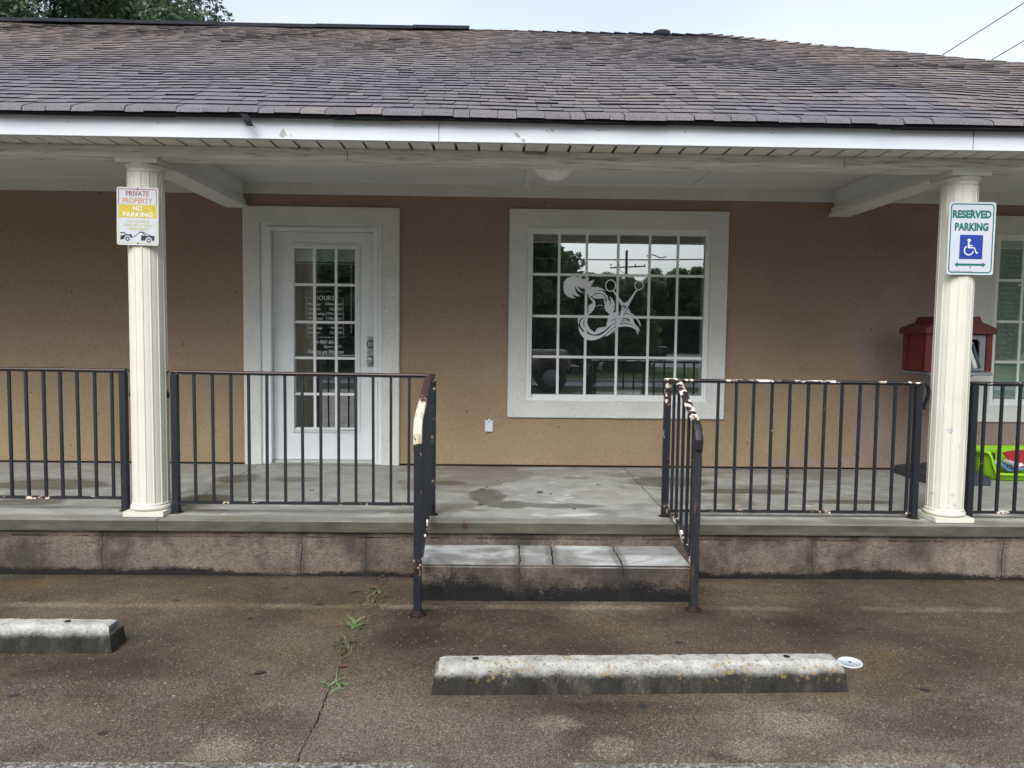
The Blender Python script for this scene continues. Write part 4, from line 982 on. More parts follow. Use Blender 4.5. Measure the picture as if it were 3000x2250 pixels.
# bay left of the towing column
r0 = thing('porch_railing', (-.9, -1.82, HP), 'black railing bay left of the column with the towing sign', 'railing', GRP)
b0 = [bx(p, -1.82) for p in (31.6, 81, 132, 181, 230.6, 280, 330)]; stp = b0[1]-b0[0]; b0 = [b0[0]-stp*k for k in range(14, 0, -1)] + b0
rail_bay(r0, -1.82, b0[0]-.13, -.165, 1.300, 1.289, .458, b0, [(-.185, 'iron')], 'iron_rust', [(-.165, 1)])
# bay in front of the door, and the stair rail down its open end
r1 = thing('porch_railing', (1.0, RAILY, HP), 'black railing in front of the door with rusty brown top rail and stair arm', 'railing', GRP)
rail_bay(r1, RAILY, .150, 1.850, 1.287, 1.279, .443, [bx(p) for p in (572, 625, 677, 730, 782, 836, 887, 940, 992, 1043, 1094, 1145.6, 1197.6)], [(.168, 'iron'), (1.836, 'iron_chip2')], 'iron_rust', [(.152, -1)])
r2 = thing('porch_railing', (4.2, RAILY, HP), 'black railing right of the step with white flaking top rail and stair arm', 'railing', GRP)
rail_bay(r2, RAILY, 3.350, 5.045, 1.268, 1.264, .412, [bx(p) for p in (2100, 2154, 2204, 2258, 2310, 2362, 2411, 2462, 2513, 2565, 2617, 2662)], [(3.371, 'iron_chip2'), (5.03, 'iron')], 'iron_chip', [(5.043, 1)])
r3 = thing('porch_railing', (6.3, RAILY, HP), 'black railing bay right of the reserved parking column before the green basket', 'railing', GRP)
b3 = [bx(p) for p in (2879, 2929, 2981)]; b3 += [b3[-1]+.112*(k+1) for k in range(12)]
rail_bay(r3, RAILY, 5.382, b3[-1]+.1, 1.268, 1.262, .418, b3, [(5.40, 'iron')], 'iron_chip', [(5.384, -1)])
def stair_arm(par, x, z, yE, zE, capm, postm, bal, curl):
    P = [(x, RAILY-.0, z), (x, -2.10, z-.004), (x, -2.16, z-.02)]
    P += [(x, -2.16+(yE+2.16)*k/5, z-.02+(zE-z+.02)*k/5) for k in range(1, 6)]
    P += [(x, yE-.03, zE-.03), (x, yE-.042, zE-.07), (x, yE-.035, zE-.12), (x, yE-.012, zE-.165), (x, yE+.005, zE-.19)]
    m = MB(); m.sweep([(p[0], p[1], p[2]-.004) for p in P], CAPP, (1, 0, 0)); m.build('stair_handrail', capm, par)
    m = MB(); m.sweep([(p[0], p[1], p[2]-.0165) for p in P[:8]], [(-.013, 0), (.013, 0), (.013, .010), (-.013, .010)], (1, 0, 0)); m.build('handrail_channel', 'iron', par)
    Q = [(x, RAILY-.02, .405), (x, -2.15, .405), (x, -2.595, .235)] if x > 2 else [(x, RAILY-.02, .425), (x, -2.12, .40), (x, -2.665, .19)]
    m = MB(); m.sweep(Q, [(-.008, -.015), (.008, -.015), (.008, .015), (-.008, .015)], (1, 0, 0)); m.build('stair_bottom_rail', 'iron_chip', par)
    def zat(path, y):
        for a, b in zip(path[:-1], path[1:]):
            if b[1] <= y <= a[1]: return a[2]+(b[2]-a[2])*(y-a[1])/(b[1]-a[1])
        return path[-1][2]
    for y in bal:
        m = MB(); m.bar((x, y, zat(Q, y)+.004), (x, y, zat(P[:8], y)-.018), .0165, .0165, (1, 0, 0)); m.build('baluster', 'iron', par)
    m = MB(); m.box(x-.021, yE-.041, .004, x+.021, yE+.001, zE-.03); m.build('front_post', postm, par, .002)
    m = MB(); m.lathe((x, yE-.02, .001), [(.05, 0), (.042, .003), (.029, .006), (.0285, .03), (.027, .031)], 14); m.build('post_foot', 'rust', par)
stair_arm(r1, 1.829, 1.279, -2.68, 1.085, 'iron_cream', 'iron_chip2', (-2.01, -2.15, -2.29, -2.43, -2.56), 1)
stair_arm(r2, 3.385, 1.268, -2.578, 1.052, 'iron_chip', 'iron_streak', (-2.0, -2.13, -2.26, -2.39, -2.5), 1)

# ================================================================== PARKING BLOCKS
def parking_block(name, x0, x1, y, label, rot):
    c = (x0+x1)/2; yc = y+.075
    rb = random.Random(int(x0*100)); m = MB()
    prof = [(-.078, 0), (-.072, .085), (-.066, .093), (-.040, .124), (-.030, .128), (.030, .128), (.040, .124), (.066, .093), (.072, .085), (.078, 0)]
    n = 60; rows = []
    for i in range(n+1):
        x = x0+(x1-x0)*i/n; e = min(i, n-i)/n*(x1-x0); row = []
        for (py, pz) in prof:
            cut = max(0., (pz-.06))*.85 if e < .12 else 0
            f = max(0., 1-e/.075); sh_ = f*max(0, pz-.055)*.45
            sgn = 1 if i < n/2 else -1
            xx = x + sgn*sh_*(1 if i in (0, n) else .0)
            zz = pz - (max(0, f)*0 if i in (0, n) else 0)
            if e < .045 and i not in (0, n): zz = min(pz, .092+.9*e)
            if i in (0, n): zz = min(pz, .092)
            row.append((xx+rb.uniform(-.001, .001), py*(1-(.06 if i in (0, n) else 0))+rb.uniform(-.0015, .0015), zz+rb.uniform(-.0022, .0022) if pz > 0 else 0))
        rows.append(row)
    k = len(prof); b = 0
    for r in rows: m.v += [(p[0], yc+p[1], p[2]) for p in r]
    for i in range(n):
        for j in range(k-1):
            m.f.append((i*k+j, (i+1)*k+j, (i+1)*k+j+1, i*k+j+1)); m.mi.append(0); m.t.append(None); m.sm.append(False)
    m.f.append(tuple(range(k))[::-1]); m.f.append(tuple(n*k+j for j in range(k))); m.mi += [0, 0]; m.t += [None]*2; m.sm += [False]*2
    b = thing(name, (c, yc, 0), label, 'parking block', 'concrete parking blocks in front of the porch')
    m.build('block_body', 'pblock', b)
    for x in (x0+.19, x1-.25): m = MB(); m.lathe((x, yc+.004, .128), [(.016, 0), (.014, .0015)], 10); m.build('bar_hole', 'crack', b)
    b.rotation_euler.z = rot
parking_block('parking_block', 1.985, 3.815, -3.615, 'long concrete parking block with orange lichen, in front of the step', R(1.4))
parking_block('parking_block', -1.41, .42, -3.222, 'concrete parking block running off the left edge, grey without lichen', 0)

# ================================================================== BOOK EXCHANGE BOX
lb = thing('book_exchange_box', (6.05, -.5, HP), 'barn red plastic book box with grey door on pedestal behind the column', 'book box')
BX0, BX1, BY0, BY1, BZ0, BZ1 = 5.715, 6.265, -.72, -.37, 1.297, 1.605
m = MB()
m.box(BX0, BY0+.03, BZ0, BX0+.03, BY1, BZ1); m.box(BX1-.03, BY0+.03, BZ0, BX1, BY1, BZ1); m.box(BX0+.03, BY1-.02, BZ0, BX1-.03, BY1, BZ1); m.box(BX0+.03, BY0+.03, BZ0, BX1-.03, BY1-.02, BZ0+.02)
m.box(BX0, BY0, BZ0, BX0+.055, BY0+.03, BZ1); m.box(BX1-.05, BY0, BZ0, BX1, BY0+.03, BZ1)
for y in (BY0+.06, BY1-.06): m.box(BX0-.006, y-.03, BZ0, BX0, y+.03, BZ1)
body = m.build('body', 'red_plastic', lb, .004)
m = MB(); xm = (BX0+BX1)/2
ov = [(BX0-.018, BZ1-.004), (BX1+.018, BZ1-.004), (BX1+.018, BZ1+.040), (BX1-.05, BZ1+.072), (BX1-.115, BZ1+.096), (BX0+.115, BZ1+.096), (BX0+.05, BZ1+.072), (BX0-.018, BZ1+.040)]
m.prism_y(ov, BY0-.025, BY1+.03)
m.prism_y([(BX0+.10, BZ1+.094), (BX1-.10, BZ1+.094), (BX1-.125, BZ1+.140), (BX0+.125, BZ1+.140)], BY0-.012, BY1+.01)
for sg in (-1, 1):
    for f in (.25, .5, .75): m.box(xm+sg*.255-.002, BY0+f*(BY1-BY0)-.004, BZ1+.05, xm+sg*.255+.002, BY0+f*(BY1-BY0)+.004, BZ1+.058)
m.build('roof', 'red_roof', lb, .006)
m = MB(); D0, D1 = BX0+.058, BX1-.054
for (a, b, c, d) in ((D0, BZ0+.005, D0+.05, BZ1-.010), (D1-.046, BZ0+.005, D1, BZ1-.010), (D0+.05, BZ0+.005, D1-.046, BZ0+.100), (D0+.05, BZ1-.045, D1-.046, BZ1-.010)): m.box(a, BY0+.008, b, c, BY0+.028, d)
for (cx, cz) in ((D0+.05, BZ1-.045), (D1-.046, BZ1-.045), (D0+.05, BZ0+.100), (D1-.046, BZ0+.100)): m.lathe((cx, BY0+.0275, cz), [(.018, 0), (.018, .0185)], 12, axis='y')
m.box(D1-.14, BY0+.004, BZ0+.022, D1-.085, BY0+.0078, BZ0+.055)
m.build('door', 'grey_plastic', lb, .002)
m = MB(); m.box(D0-.03, BY0-.035, BZ0-.03, D1+.045, BY0+.1, BZ0-.004); m.box(BX0+.02, BY0+.1, BZ0-.028, BX1-.02, BY1+.02, BZ0-.004); m.build('shelf', 'grey_plastic', lb, .003)
for s in (-1, 1):
    m = MB(); m.sweep([(xm+s*.22, -.52, BZ0-.035), (xm+s*.16, -.52, BZ0-.055), (xm+s*.10, -.52, BZ0-.11), (xm+s*.075, -.52, BZ0-.2)], [(-.05, -.008), (.05, -.008), (.05, .008), (-.05, .008)], (0, 1, 0)); m.build('bracket', 'grey_plastic', lb)
m = MB(); m.box(xm-.065, -.57, HP+.12, xm+.065, -.45, BZ0-.03); m.build('post', 'grey_plastic', lb, .006)
m = MB()
def slabby(x0, x1, y0, y1, z0, z1, i): m.hexa([(x0, y0, z0), (x1, y0, z0), (x1, y1, z0), (x0, y1, z0), (x0+i, y0+i, z1), (x1-i, y0+i, z1), (x1-i, y1-i, z1), (x0+i, y1-i, z1)])
slabby(5.795, 6.30, -.745, -.16, HP+.002, HP+.07, .004); slabby(5.80, 6.295, -.74, -.165, HP+.07, HP+.10, .07); slabby(xm-.11, xm+.11, -.62, -.40, HP+.10, HP+.14, .02)
m.build('base', 'slate_plastic', lb, .006)
def book(x, y, z, w, d, h, tilt, label, mat):
    b = thing('book', (x, y, z), label, 'book'); m = MB()
    m.box(x-w/2, y-d/2, z, x+w/2, y+d/2, z+h); m.build('cover', mat, b, .002)
    m = MB(); m.box(x-w/2+.003, y-d/2-.001, z+h-.001, x+w/2-.003, y+d/2-.004, z+h+.001); m.build('pages', 'paper', b)
    b.rotation_euler.y = R(tilt)
book(6.135, -.66, BZ0+.03, .03, .13, .235, -22, 'pale paperback leaning in the window of the red book box', 'book')
book(6.17, -.655, BZ0+.03, .022, .13, .215, -19, 'dark paperback leaning behind the pale one in the red book box', 'book_dark')

# ================================================================== LIME BASKET AND PAPERS
bk = thing('lime_basket', (6.72, -.36, HP), 'lime green plastic basket full of magazines beside the slate pedestal base', 'basket')
m = MB(); NB_ = 72; cx, cy, hx, hy = 6.80, -.34, .42, .215
def bp(a, s, z):
    c, d = math.cos(a), math.sin(a); e = 2/3.2
    return (cx+hx*s*math.copysign(abs(c)**e, c), cy+hy*s*math.copysign(abs(d)**e, d), z)
def rimz(a):
    p = bp(a, 1, 0); front = min(1, max(0, (-p[1]+cy-.02)/.16)); mid = max(0, 1-(abs(p[0]-cx-.02)/.385)**8)
    return HP+.245 - .180*front*min(1, mid*1.6)
b = len(m.v)
levels = [0, .25, .5, .75, 1.]
for k in range(NB_):
    a = 2*math.pi*k/NB_; zt = rimz(a)
    for l in levels: m.v.append(bp(a, .84+.12*l, HP+.004+(zt-HP-.004)*l))
    m.v.append(bp(a, 1.0, zt+.003)); m.v.append(bp(a, 1.01, zt-.014))
kk = len(levels)+2
for k in range(NB_):
    j = (k+1) % NB_
    for l in range(kk-1):
        back = math.sin(2*math.pi*(k+.5)/NB_) > .35
        if l == 2 and (back or abs(math.cos(2*math.pi*(k+.5)/NB_)) > .93) and k % 3 == 1: continue   # ventilation slots
        m.f.append((b+k*kk+l, b+j*kk+l, b+j*kk+l+1, b+k*kk+l+1)); m.mi.append(0); m.t.append(None); m.sm.append(True)
m.f.append(tuple(b+k*kk for k in range(NB_))[::-1]); m.mi.append(0); m.t.append(None); m.sm.append(False)
o = m.build('basket_shell', 'lime', bk)
md = o.modifiers.new('thick', 'SOLIDIFY'); md.thickness = .006
def magazine(name, c, w, d, rx, rz, ry, mat, label, curl=.02):
    t = thing(name, c, label, 'magazine'); m = MB(); n = 8
    for s, zz in ((0, 0), (1, .008)):
        for i in range(n):
            u0, u1 = i/n-.5, (i+1)/n-.5; h0, h1 = curl*math.cos(u0*3.1), curl*math.cos(u1*3.1)
            q = [(c[0]+u0*w, c[1]-d/2, c[2]+h0+zz), (c[0]+u1*w, c[1]-d/2, c[2]+h1+zz), (c[0]+u1*w, c[1]+d/2, c[2]+h1+zz), (c[0]+u0*w, c[1]+d/2, c[2]+h0+zz)]
            m.face(q if s else q[::-1])
            if s: m.face([(q[0][0], q[0][1], q[0][2]-.008), (q[1][0], q[1][1], q[1][2]-.008), q[1], q[0]])
    m.build('cover', mat, t)
    m = MB(); m.face([(c[0]-w*.42, c[1]-d*.42, c[2]+curl+.0005-.0015), (c[0]-w*.25, c[1]-d*.42, c[2]+curl+.0075), (c[0]-w*.25, c[1]-d*.25, c[2]+curl+.0075), (c[0]-w*.42, c[1]-d*.25, c[2]+curl+.0005-.0015)])
    m.v = [(v[0], v[1], v[2]+.006) for v in m.v]; m.build('address_label', 'paper', t)
    t.rotation_euler = (R(rx), R(ry), R(rz))
magazine('magazine', (6.83, -.34, HP+.15), .26, .20, 38, 8, -4, 'paper_red', 'red covered magazine lying on top in the lime basket')
magazine('magazine', (6.78, -.38, HP+.085), .30, .2, 10, -6, 2, 'paper_blue', 'blue magazine low in the lime basket under the red one')
magazine('magazine', (6.52, -.33, HP+.13), .14, .2, 20, 60, 10, 'paper', 'white paper stuck at the end of the lime basket by the column')
m = MB(); pr = [(.032*math.cos(a)*(1-.05*a), .026*math.sin(a)*(1-.05*a)) for a in [k*.35 for k in range(30)]]
rl = thing('rolled_flyer', (6.66, -.47, HP+.13), 'rolled white flyer with blue inside at the front of the lime basket', 'flyer')
fw = []
for u, v in pr: fw.append((6.66+u, -.50, HP+.132+v))
for a, b in zip(fw[:-1], fw[1:]): m.face([a, b, (b[0]+.05, b[1]+.2, b[2]), (a[0]+.05, a[1]+.2, a[2])])
m.build('sheet', 'paper', rl)
m = MB(); m.lathe((6.662, -.46, HP+.132), [(.020, 0), (.018, .001)], 16, axis='y'); m.build('inner_print', 'paper_blue', rl)

# ================================================================== SMALL FITTINGS
lt = thing('ceiling_light', (2.67, -.95, 2.868), 'frosted glass dome light on the porch ceiling above the window', 'light')
m = MB(); m.lathe((2.67, -.95, 2.868), [(.165, 0), (.170, -.02), (.155, -.065), (.115, -.11), (.06, -.135), (.012, -.142)][::-1], 40); m.build('shade', 'lamp_glass', lt)
m = MB(); m.lathe((2.67, -.95, 2.868), [(.006, -.160), (.013, -.155), (.016, -.146), (.012, -.138)], 16); m.build('finial', 'vinyl', lt)
ol = thing('outlet_cover', (2.185, 0, .735), 'small grey weatherproof outlet cover on the wall between door and window', 'outlet')
m = MB(); m.box(2.148, -.012, .678, 2.222, .0, .794); m.build('backplate', 'outlet', ol, .003)
m = MB(); m.box(2.152, -.026, .680, 2.218, -.0121, .784); m.build('flap', 'outlet', ol, .006)
m = MB(); m.box(2.154, -.018, .785, 2.174, -.0121, .794); m.box(2.196, -.018, .785, 2.216, -.0121, .794); m.lathe((2.185, -.0265, .776), [(.006, 0), (.005, .001)], 10, axis='y'); m.build('hinge', 'screw', ol)
ld = thing('jar_lid', (3.958, -3.30, 0), 'white round plastic lid lying by the end of the parking block', 'lid')
m = MB(); m.lathe((3.958, -3.30, .001), [(.056, 0), (.058, .003), (.057, .007), (.050, .0078), (.049, .0062), (.004, .0060)], 40); m.build('disc', 'lid', ld)
m = MB(); m.lathe((3.958, -3.30, .0072), [(.008, 0), (.007, .0006)], 14); m.build('center_mark', 'screw', ld)
ld.rotation_euler = (R(2), R(-2), 0)
# weeds in the crack
def weed(px, py, n, L, label, mat='weed', spread=1., seed=1, hmax=1.):
    p = PZ(px, py, 0); w = thing('weed', (p[0], p[1], 0), label, 'weed', 'weeds growing in the paving crack'); rw = random.Random(seed); m = MB(); dirs = (rw.uniform(-.6, 1.2), rw.uniform(2., 4.))
    for i in range(n):
        a = rw.uniform(0, 2*math.pi) if rw.random() < .4 else rw.gauss(dirs[i % 2], .45); l = 1.3*L*rw.uniform(.3, 1.)**.8; el = rw.uniform(.15, 1.3)*hmax; b = rw.uniform(.0025, .0055)*(L/.07)**.4; pts = []
        o = Vector((p[0]+rw.uniform(-.014, .014)*spread*1.3, p[1]+rw.uniform(-.014, .014)*spread*2.2, .001)); t = rw.random(); d = Vector((math.cos(a), math.sin(a), 0)); sd = Vector((-d.y, d.x, 0))
        for k in range(5):
            f = k/4; pts.append((o + d*l*f*math.cos(el*(1-.6*f)) + Vector((0, 0, 1))*(l*f*math.sin(el)*(1-.55*f)), b*(1-f)**.6 if k < 4 else .0003))
        for (q0, w0), (q1, w1) in zip(pts[:-1], pts[1:]): m.face([q0-sd*w0, q0+sd*w0, q1+sd*w1, q1-sd*w1], 0, t)
    m.build('blades', mat, w)
    m = MB(); m.lathe((p[0], p[1], 0), [(.006, 0), (.004, .006)], 6); m.build('root_crown', 'crack', w)
weed(1042, 1838, 20, .085, 'bright green grassy weed in the crack, the one nearest the step', seed=3)
weed(1005, 1888, 60, .04, 'fine dull green weed cushion in the crack beside a black leaf', 'weed_dry', 3.2, 4)
weed(975, 2006, 9, .075, 'bright green weed with long blades lying right, nearest the camera', seed=9, hmax=.6)
weed(1003, 2010, 7, .06, 'small leafy sprig just right of the nearest weed', seed=12, hmax=.5)
weed(1003, 1920, 26, .025, 'small yellowish weed cushion below the dull green one', 'weed_dry', 2., 5)
weed(1100, 1765, 46, .05, 'sparse dull weed patch at the light streak of the paving', 'weed_dry', 4., 6)
weed(1105, 1735, 34, .045, 'thin weed patch halfway between the light streak and porch', 'weed_dry', 3., 7)
weed(1103, 1700, 22, .035, 'tiny weed where the crack meets the porch', 'weed_dry', 2., 8)
weed(758, 1682, 10, .04, 'little green sprout at the foot of the porch wall', seed=14)
weed(1027, 1683, 8, .028, 'tiny sprout at the porch wall near the crack', seed=15)
def fleaf(px, py, L, a, mat, label):
    p = PZ(px, py, 0); m = MB(); d = Vector((math.cos(a), math.sin(a), 0)); s = Vector((-d.y, d.x, 0)); c = Vector((p[0], p[1], .004)); pr = [(-.5, 0), (-.3, .16), (0, .24), (.3, .15), (.5, 0)]
    for (u0, w0), (u1, w1) in zip(pr[:-1], pr[1:]):
        for sg in (-1, 1):
            z = lambda w: Vector((0, 0, .006*(w > 0)+.002))
            q = [c+d*L*u0+Vector((0, 0, .002)), c+d*L*u1+Vector((0, 0, .002)), c+d*L*u1+s*L*w1*sg+z(w1), c+d*L*u0+s*L*w0*sg+z(w0)]
            m.face(q if sg > 0 else q[::-1])
    m.tube([c-d*L*.5, c-d*L*.75], .0012, 5)
    o = m.build('fallen_leaf', mat, origin=(p[0], p[1], 0)); tag(o, label, 'leaf', 'fallen leaves on the paving')
fleaf(1004, 1957, .055, .1, 'leaf_dry', 'rust red leaf lying across the crack above the nearest weed')
fleaf(1032, 1885, .05, .5, 'leaf_black', 'black rotten leaf beside the dull green weed cushion')
fleaf(1122, 1692, .05, 1.2, 'leaf_dry', 'brown leaf where the crack meets the porch')
fleaf(1038, 1736, .05, .2, 'leaf_dry', 'reddish leaf left of the thin weed patch')
fleaf(1094, 1726, .045, -.3, 'leaf_dry', 'reddish leaf lying in the thin weed patch')
fleaf(1204, 1690, .06, .1, 'leaf_dry', 'red brown leaf at the corner of step and porch')
fleaf(762, 1975, .06, .4, 'leaf_black', 'black leaf alone on the paving between the two parking blocks')
fleaf(733, 1817, .03, .9, 'leaf_black', 'small black seed husk on the paving before the towing column')
fleaf(2925, 1703, .045, .2, 'leaf_dry', 'orange leaf at the porch foot near the right edge')
fleaf(2270, 1838, .04, .6, 'leaf_dry', 'small tan leaf on the paving between step post and lid')
fleaf(2710, 2025, .05, -.5, 'leaf_black', 'dark red brown leaf on the paving right of the lid')
# flecks of paint and paper on the ground
rf = random.Random(21); m = MB()
for i in range(60):
    px, py = rf.uniform(20, 2980), rf.uniform(1690, 2200); p = PZ(px, py, 0)
    if p[1] > -2.1 or (1.75 < p[0] < 3.45 and p[1] > -2.52): continue
    if (-1.45 < p[0] < .45 and -3.25 < p[1] < -3.02) or (1.95 < p[0] < 3.85 and -3.66 < p[1] < -3.40): continue
    s = rf.uniform(.002, .0055)*(1.8 if i % 14 == 0 else 1); n = rf.randint(4, 6); a0 = rf.uniform(0, 6)
    m.face([(p[0]+s*rf.uniform(.6, 1.3)*math.cos(a0+6.283*k/n), p[1]+s*rf.uniform(.5, 1.)*math.sin(a0+6.283*k/n), .0045) for k in range(n)])
tag(m.build('litter_flecks', 'primer'), 'scattered pale flecks of grit on the wet paving', 'litter', kind='stuff')
# dead reddish moss stuck to the slab edge
p = PY(1362, 1542, -2.066); t = thing('dead_sprig', p, 'dead reddish sprig stuck to the porch slab edge above the step', 'sprig'); m = MB(); rw = random.Random(2)
for i in range(26):
    a = rw.uniform(0, 6.28); l = rw.uniform(.012, .03); o = Vector((p[0]+rw.uniform(-.006, .006), -2.0665-rw.uniform(0, .006), p[2]+rw.uniform(-.012, .02)))
    m.bar(o, o+Vector((math.cos(a)*l, -rw.uniform(.001, .01), math.sin(a)*l)), .0016, .0016)
m.build('twigs', 'leaf_dry', t)
m = MB(); m.lathe((p[0], -2.066, p[2]), [(.008, 0), (.006, .003)], 8, axis='y'); m.build('core', 'leaf_black', t)

# ================================================================== TREES
def leaf_cloud(clumps, n, size, seed):
    r = np.random.default_rng(seed); cl = np.array([c[:3] for c in clumps]); rad = np.array([c[3] for c in clumps]); wt = rad**2; wt = wt/wt.sum()
    idx = r.choice(len(clumps), n, p=wt); dirs = r.normal(size=(n, 3)); dirs /= np.linalg.norm(dirs, axis=1)[:, None]
    rr_ = rad[idx]*r.uniform(.25, 1., n)**.6; c = cl[idx]+dirs*rr_[:, None]*np.array([1, 1, .75])
    ax = r.normal(size=(n, 3))+np.array([0, 0, -.35]); ax /= np.linalg.norm(ax, axis=1)[:, None]
    nn = dirs*.5+r.normal(size=(n, 3))*.6+np.array([0, 0, .6]); sd = np.cross(ax, nn); sd /= np.linalg.norm(sd, axis=1)[:, None]
    L = size*r.uniform(.6, 1.25, n)[:, None]; Wd = L*.27
    v = np.stack([c-ax*L*.5, c+sd*Wd, c+ax*L*.5, c-sd*Wd], 1).reshape(-1, 3)
    tint = np.clip(r.normal(.45, .2, n)+.12*r.normal(size=len(clumps))[idx], 0, 1)
    return v, tint
def leaf_mesh(name, v, tint, mat):
    me = bpy.data.meshes.new(name); n = len(v)//4
    me.vertices.add(len(v)); me.vertices.foreach_set('co', v.astype(np.float32).ravel()); me.loops.add(len(v)); me.loops.foreach_set('vertex_index', np.arange(len(v), dtype=np.int32))
    me.polygons.add(n); me.polygons.foreach_set('loop_start', np.arange(0, len(v), 4, dtype=np.int32)); me.polygons.foreach_set('loop_total', np.full(n, 4, dtype=np.int32))
    a = me.color_attributes.new('tint', 'FLOAT_COLOR', 'CORNER'); cc = np.repeat(np.stack([tint, tint, tint, np.ones(n)], 1), 4, 0); a.data.foreach_set('color', cc.astype(np.float32).ravel())
    me.materials.append(MT[mat]); me.update(calc_edges=True); me.validate(); return me
def limbs(mb, base, h, tips, r0, seed):
    r = random.Random(seed); b = Vector(base); trunk = [b + Vector((math.sin(k*.9+seed)*.12*k/4, math.cos(k*1.3+seed)*.1*k/4, h*k/8)) for k in range(9)]
    mb.tube(trunk, [r0*(1-.09*k) for k in range(9)], 10)
    for tp in tips:
        tp = Vector(tp); s = trunk[min(8, max(3, int(8*min(1, (tp.z-b.z)/h*.7))))]; mid = s.lerp(tp, .5)+Vector((r.uniform(-.3, .3), r.uniform(-.3, .3), r.uniform(.1, .5)))
        mb.tube([s, s.lerp(mid, .5)+Vector((0, 0, .12)), mid, mid.lerp(tp, .6), tp], [r0*.42, r0*.34, r0*.24, r0*.15, r0*.05], 6)
# oak behind the roof
OX = -9.2
tr = thing('oak_tree', (OX, 11.5, 0), 'big dark green oak rising behind the left end of the roof ridge', 'tree')
rt = random.Random(4); clumps = []
def roof_line(px, y): return PY(px, 75, y)[2]
for i in range(210):                              # lower skirt of the crown, seen over the ridge
    y = rt.uniform(9.2, 13.5); px = rt.uniform(-420, 650); z = PY(300, rt.uniform(-260, 70), y)[2]
    if 280 < px < 390 and rt.random() < .75: continue
    if px > 540 and z > PY(300, -60, y)[2] and rt.random() < .3: continue
    x = PY(px, 40, y)[0]; clumps.append((x, y, z, rt.uniform(.3, .6)*(.7 if px > 480 else 1)))
for i in range(90):
    a, e = rt.uniform(0, 6.28), rt.uniform(.1, 1.5); rr0 = rt.uniform(.55, 1.)
    clumps.append((-9.6+4.3*rr0*math.cos(a)*math.cos(e), 11.6+3.2*rr0*math.sin(a)*math.cos(e), 8.2+4.2*rr0*math.sin(e), rt.uniform(.6, 1.)))
m = MB(); limbs(m, (OX, 11.5, 0), 8.5, [c[:3] for c in clumps[::9]], .17, 2); m.build('trunk', 'bark', tr)
v, t = leaf_cloud(clumps, 105000, .12, 5); v = v-np.array([OX, 11.5, 0]); o = bpy.data.objects.new('crown', leaf_mesh('crown', v, t, 'oak_leaf')); col.objects.link(o); o.parent = tr

# woodland across the street (shows in the panes)
def wood_tree(seed, h, rad, low, n, size):
    r = random.Random(seed); cl = []
    for i in range(95):
        f = r.uniform(0, 1)**1.25; z = low+(h-low)*f; rr0 = rad*math.sin(math.pi*min(.97, .22+.72*f))*r.uniform(.3, 1.); a = r.uniform(0, 6.28)
        cl.append((rr0*math.cos(a), rr0*math.sin(a), z, r.uniform(.6, 1.25)*rad/3.5))
    m = MB(); limbs(m, (0, 0, 0), h*.75, [c[:3] for c in cl[::4]], .2+h*.008, seed)
    v, t = leaf_cloud(cl, n, size, seed); return m, leaf_mesh('crown', v, t, 'wood_leaf')
KINDS = [wood_tree(31, 15, 4.2,   .8, 32000, .44), wood_tree(32, 12, 4.0, .6, 26000, .44), wood_tree(33, 9, 3.4, .2, 18000, .46)]
BARK = []
def place_tree(k, x, y, s, rot, label):
    m, cm = KINDS[k]
    t = thing('woodland_tree', (x, y, 0), label, 'tree', 'trees across the street')
    if len(BARK) <= k or BARK[k] is None:
        while len(BARK) <= k: BARK.append(None)
        o = MB.build(m, 'trunk', 'bark', None); o.parent = t; o.location = (0, 0, 0); BARK[k] = o
    else:
        o = BARK[k].copy(); col.objects.link(o); o.parent = t
    c = bpy.data.objects.new('crown', cm); col.objects.link(c); c.parent = t
    t.rotation_euler.z = rot; t.scale = (s, s, s)
spots = []
rt = random.Random(8)
for i in range(9): spots.append((0 if i % 3 else 1, -15+i*2.15+rt.uniform(-.5, .5), -32-rt.uniform(0, 2), rt.uniform(.85, 1.05)))
for i in range(7): spots.append((0 if i % 2 else 1, -14+i*2.6+rt.uniform(-.5, .5), -38-rt.uniform(0, 3), rt.uniform(.95, 1.15)))
for i in range(10): spots.append((2, -7.5+i*1.72+rt.uniform(-.3, .3), -28-rt.uniform(0, 1.2), rt.uniform(.50, .58) if i < 6 else rt.uniform(.38, .43)))
for i in range(8): spots.append((1, 9.2+i*2.3+rt.uniform(-.5, .5), -70-rt.uniform(0, 5), rt.uniform(.58, .72)))
for i in range(5): spots.append((0, 20+i*4.0, -42-rt.uniform(0, 4), rt.uniform(.8, 1.)))
spots += [(1, 15, -82, .72), (0, 21, -84, .62), (1, 27, -86, .78), (0, 34, -95, .7), (1, 40, -92, .8), (0, 12, -112, .7), (0, 50, -100, .8), (1, 22, -150, 1.1), (1, 8, -150, 1.1), (1, 36, -150, 1.1), (0, 29, -128, .75), (0, 44, -135, .85)]
for i, (k, x, y, s) in enumerate(spots):
    d = 'tall leafy' if k == 0 else 'bushy' if k == 1 else 'low shrubby'
    place_tree(k, x, y, s, i*1.3, f'{d} woodland tree across the street, mirrored in the window panes')
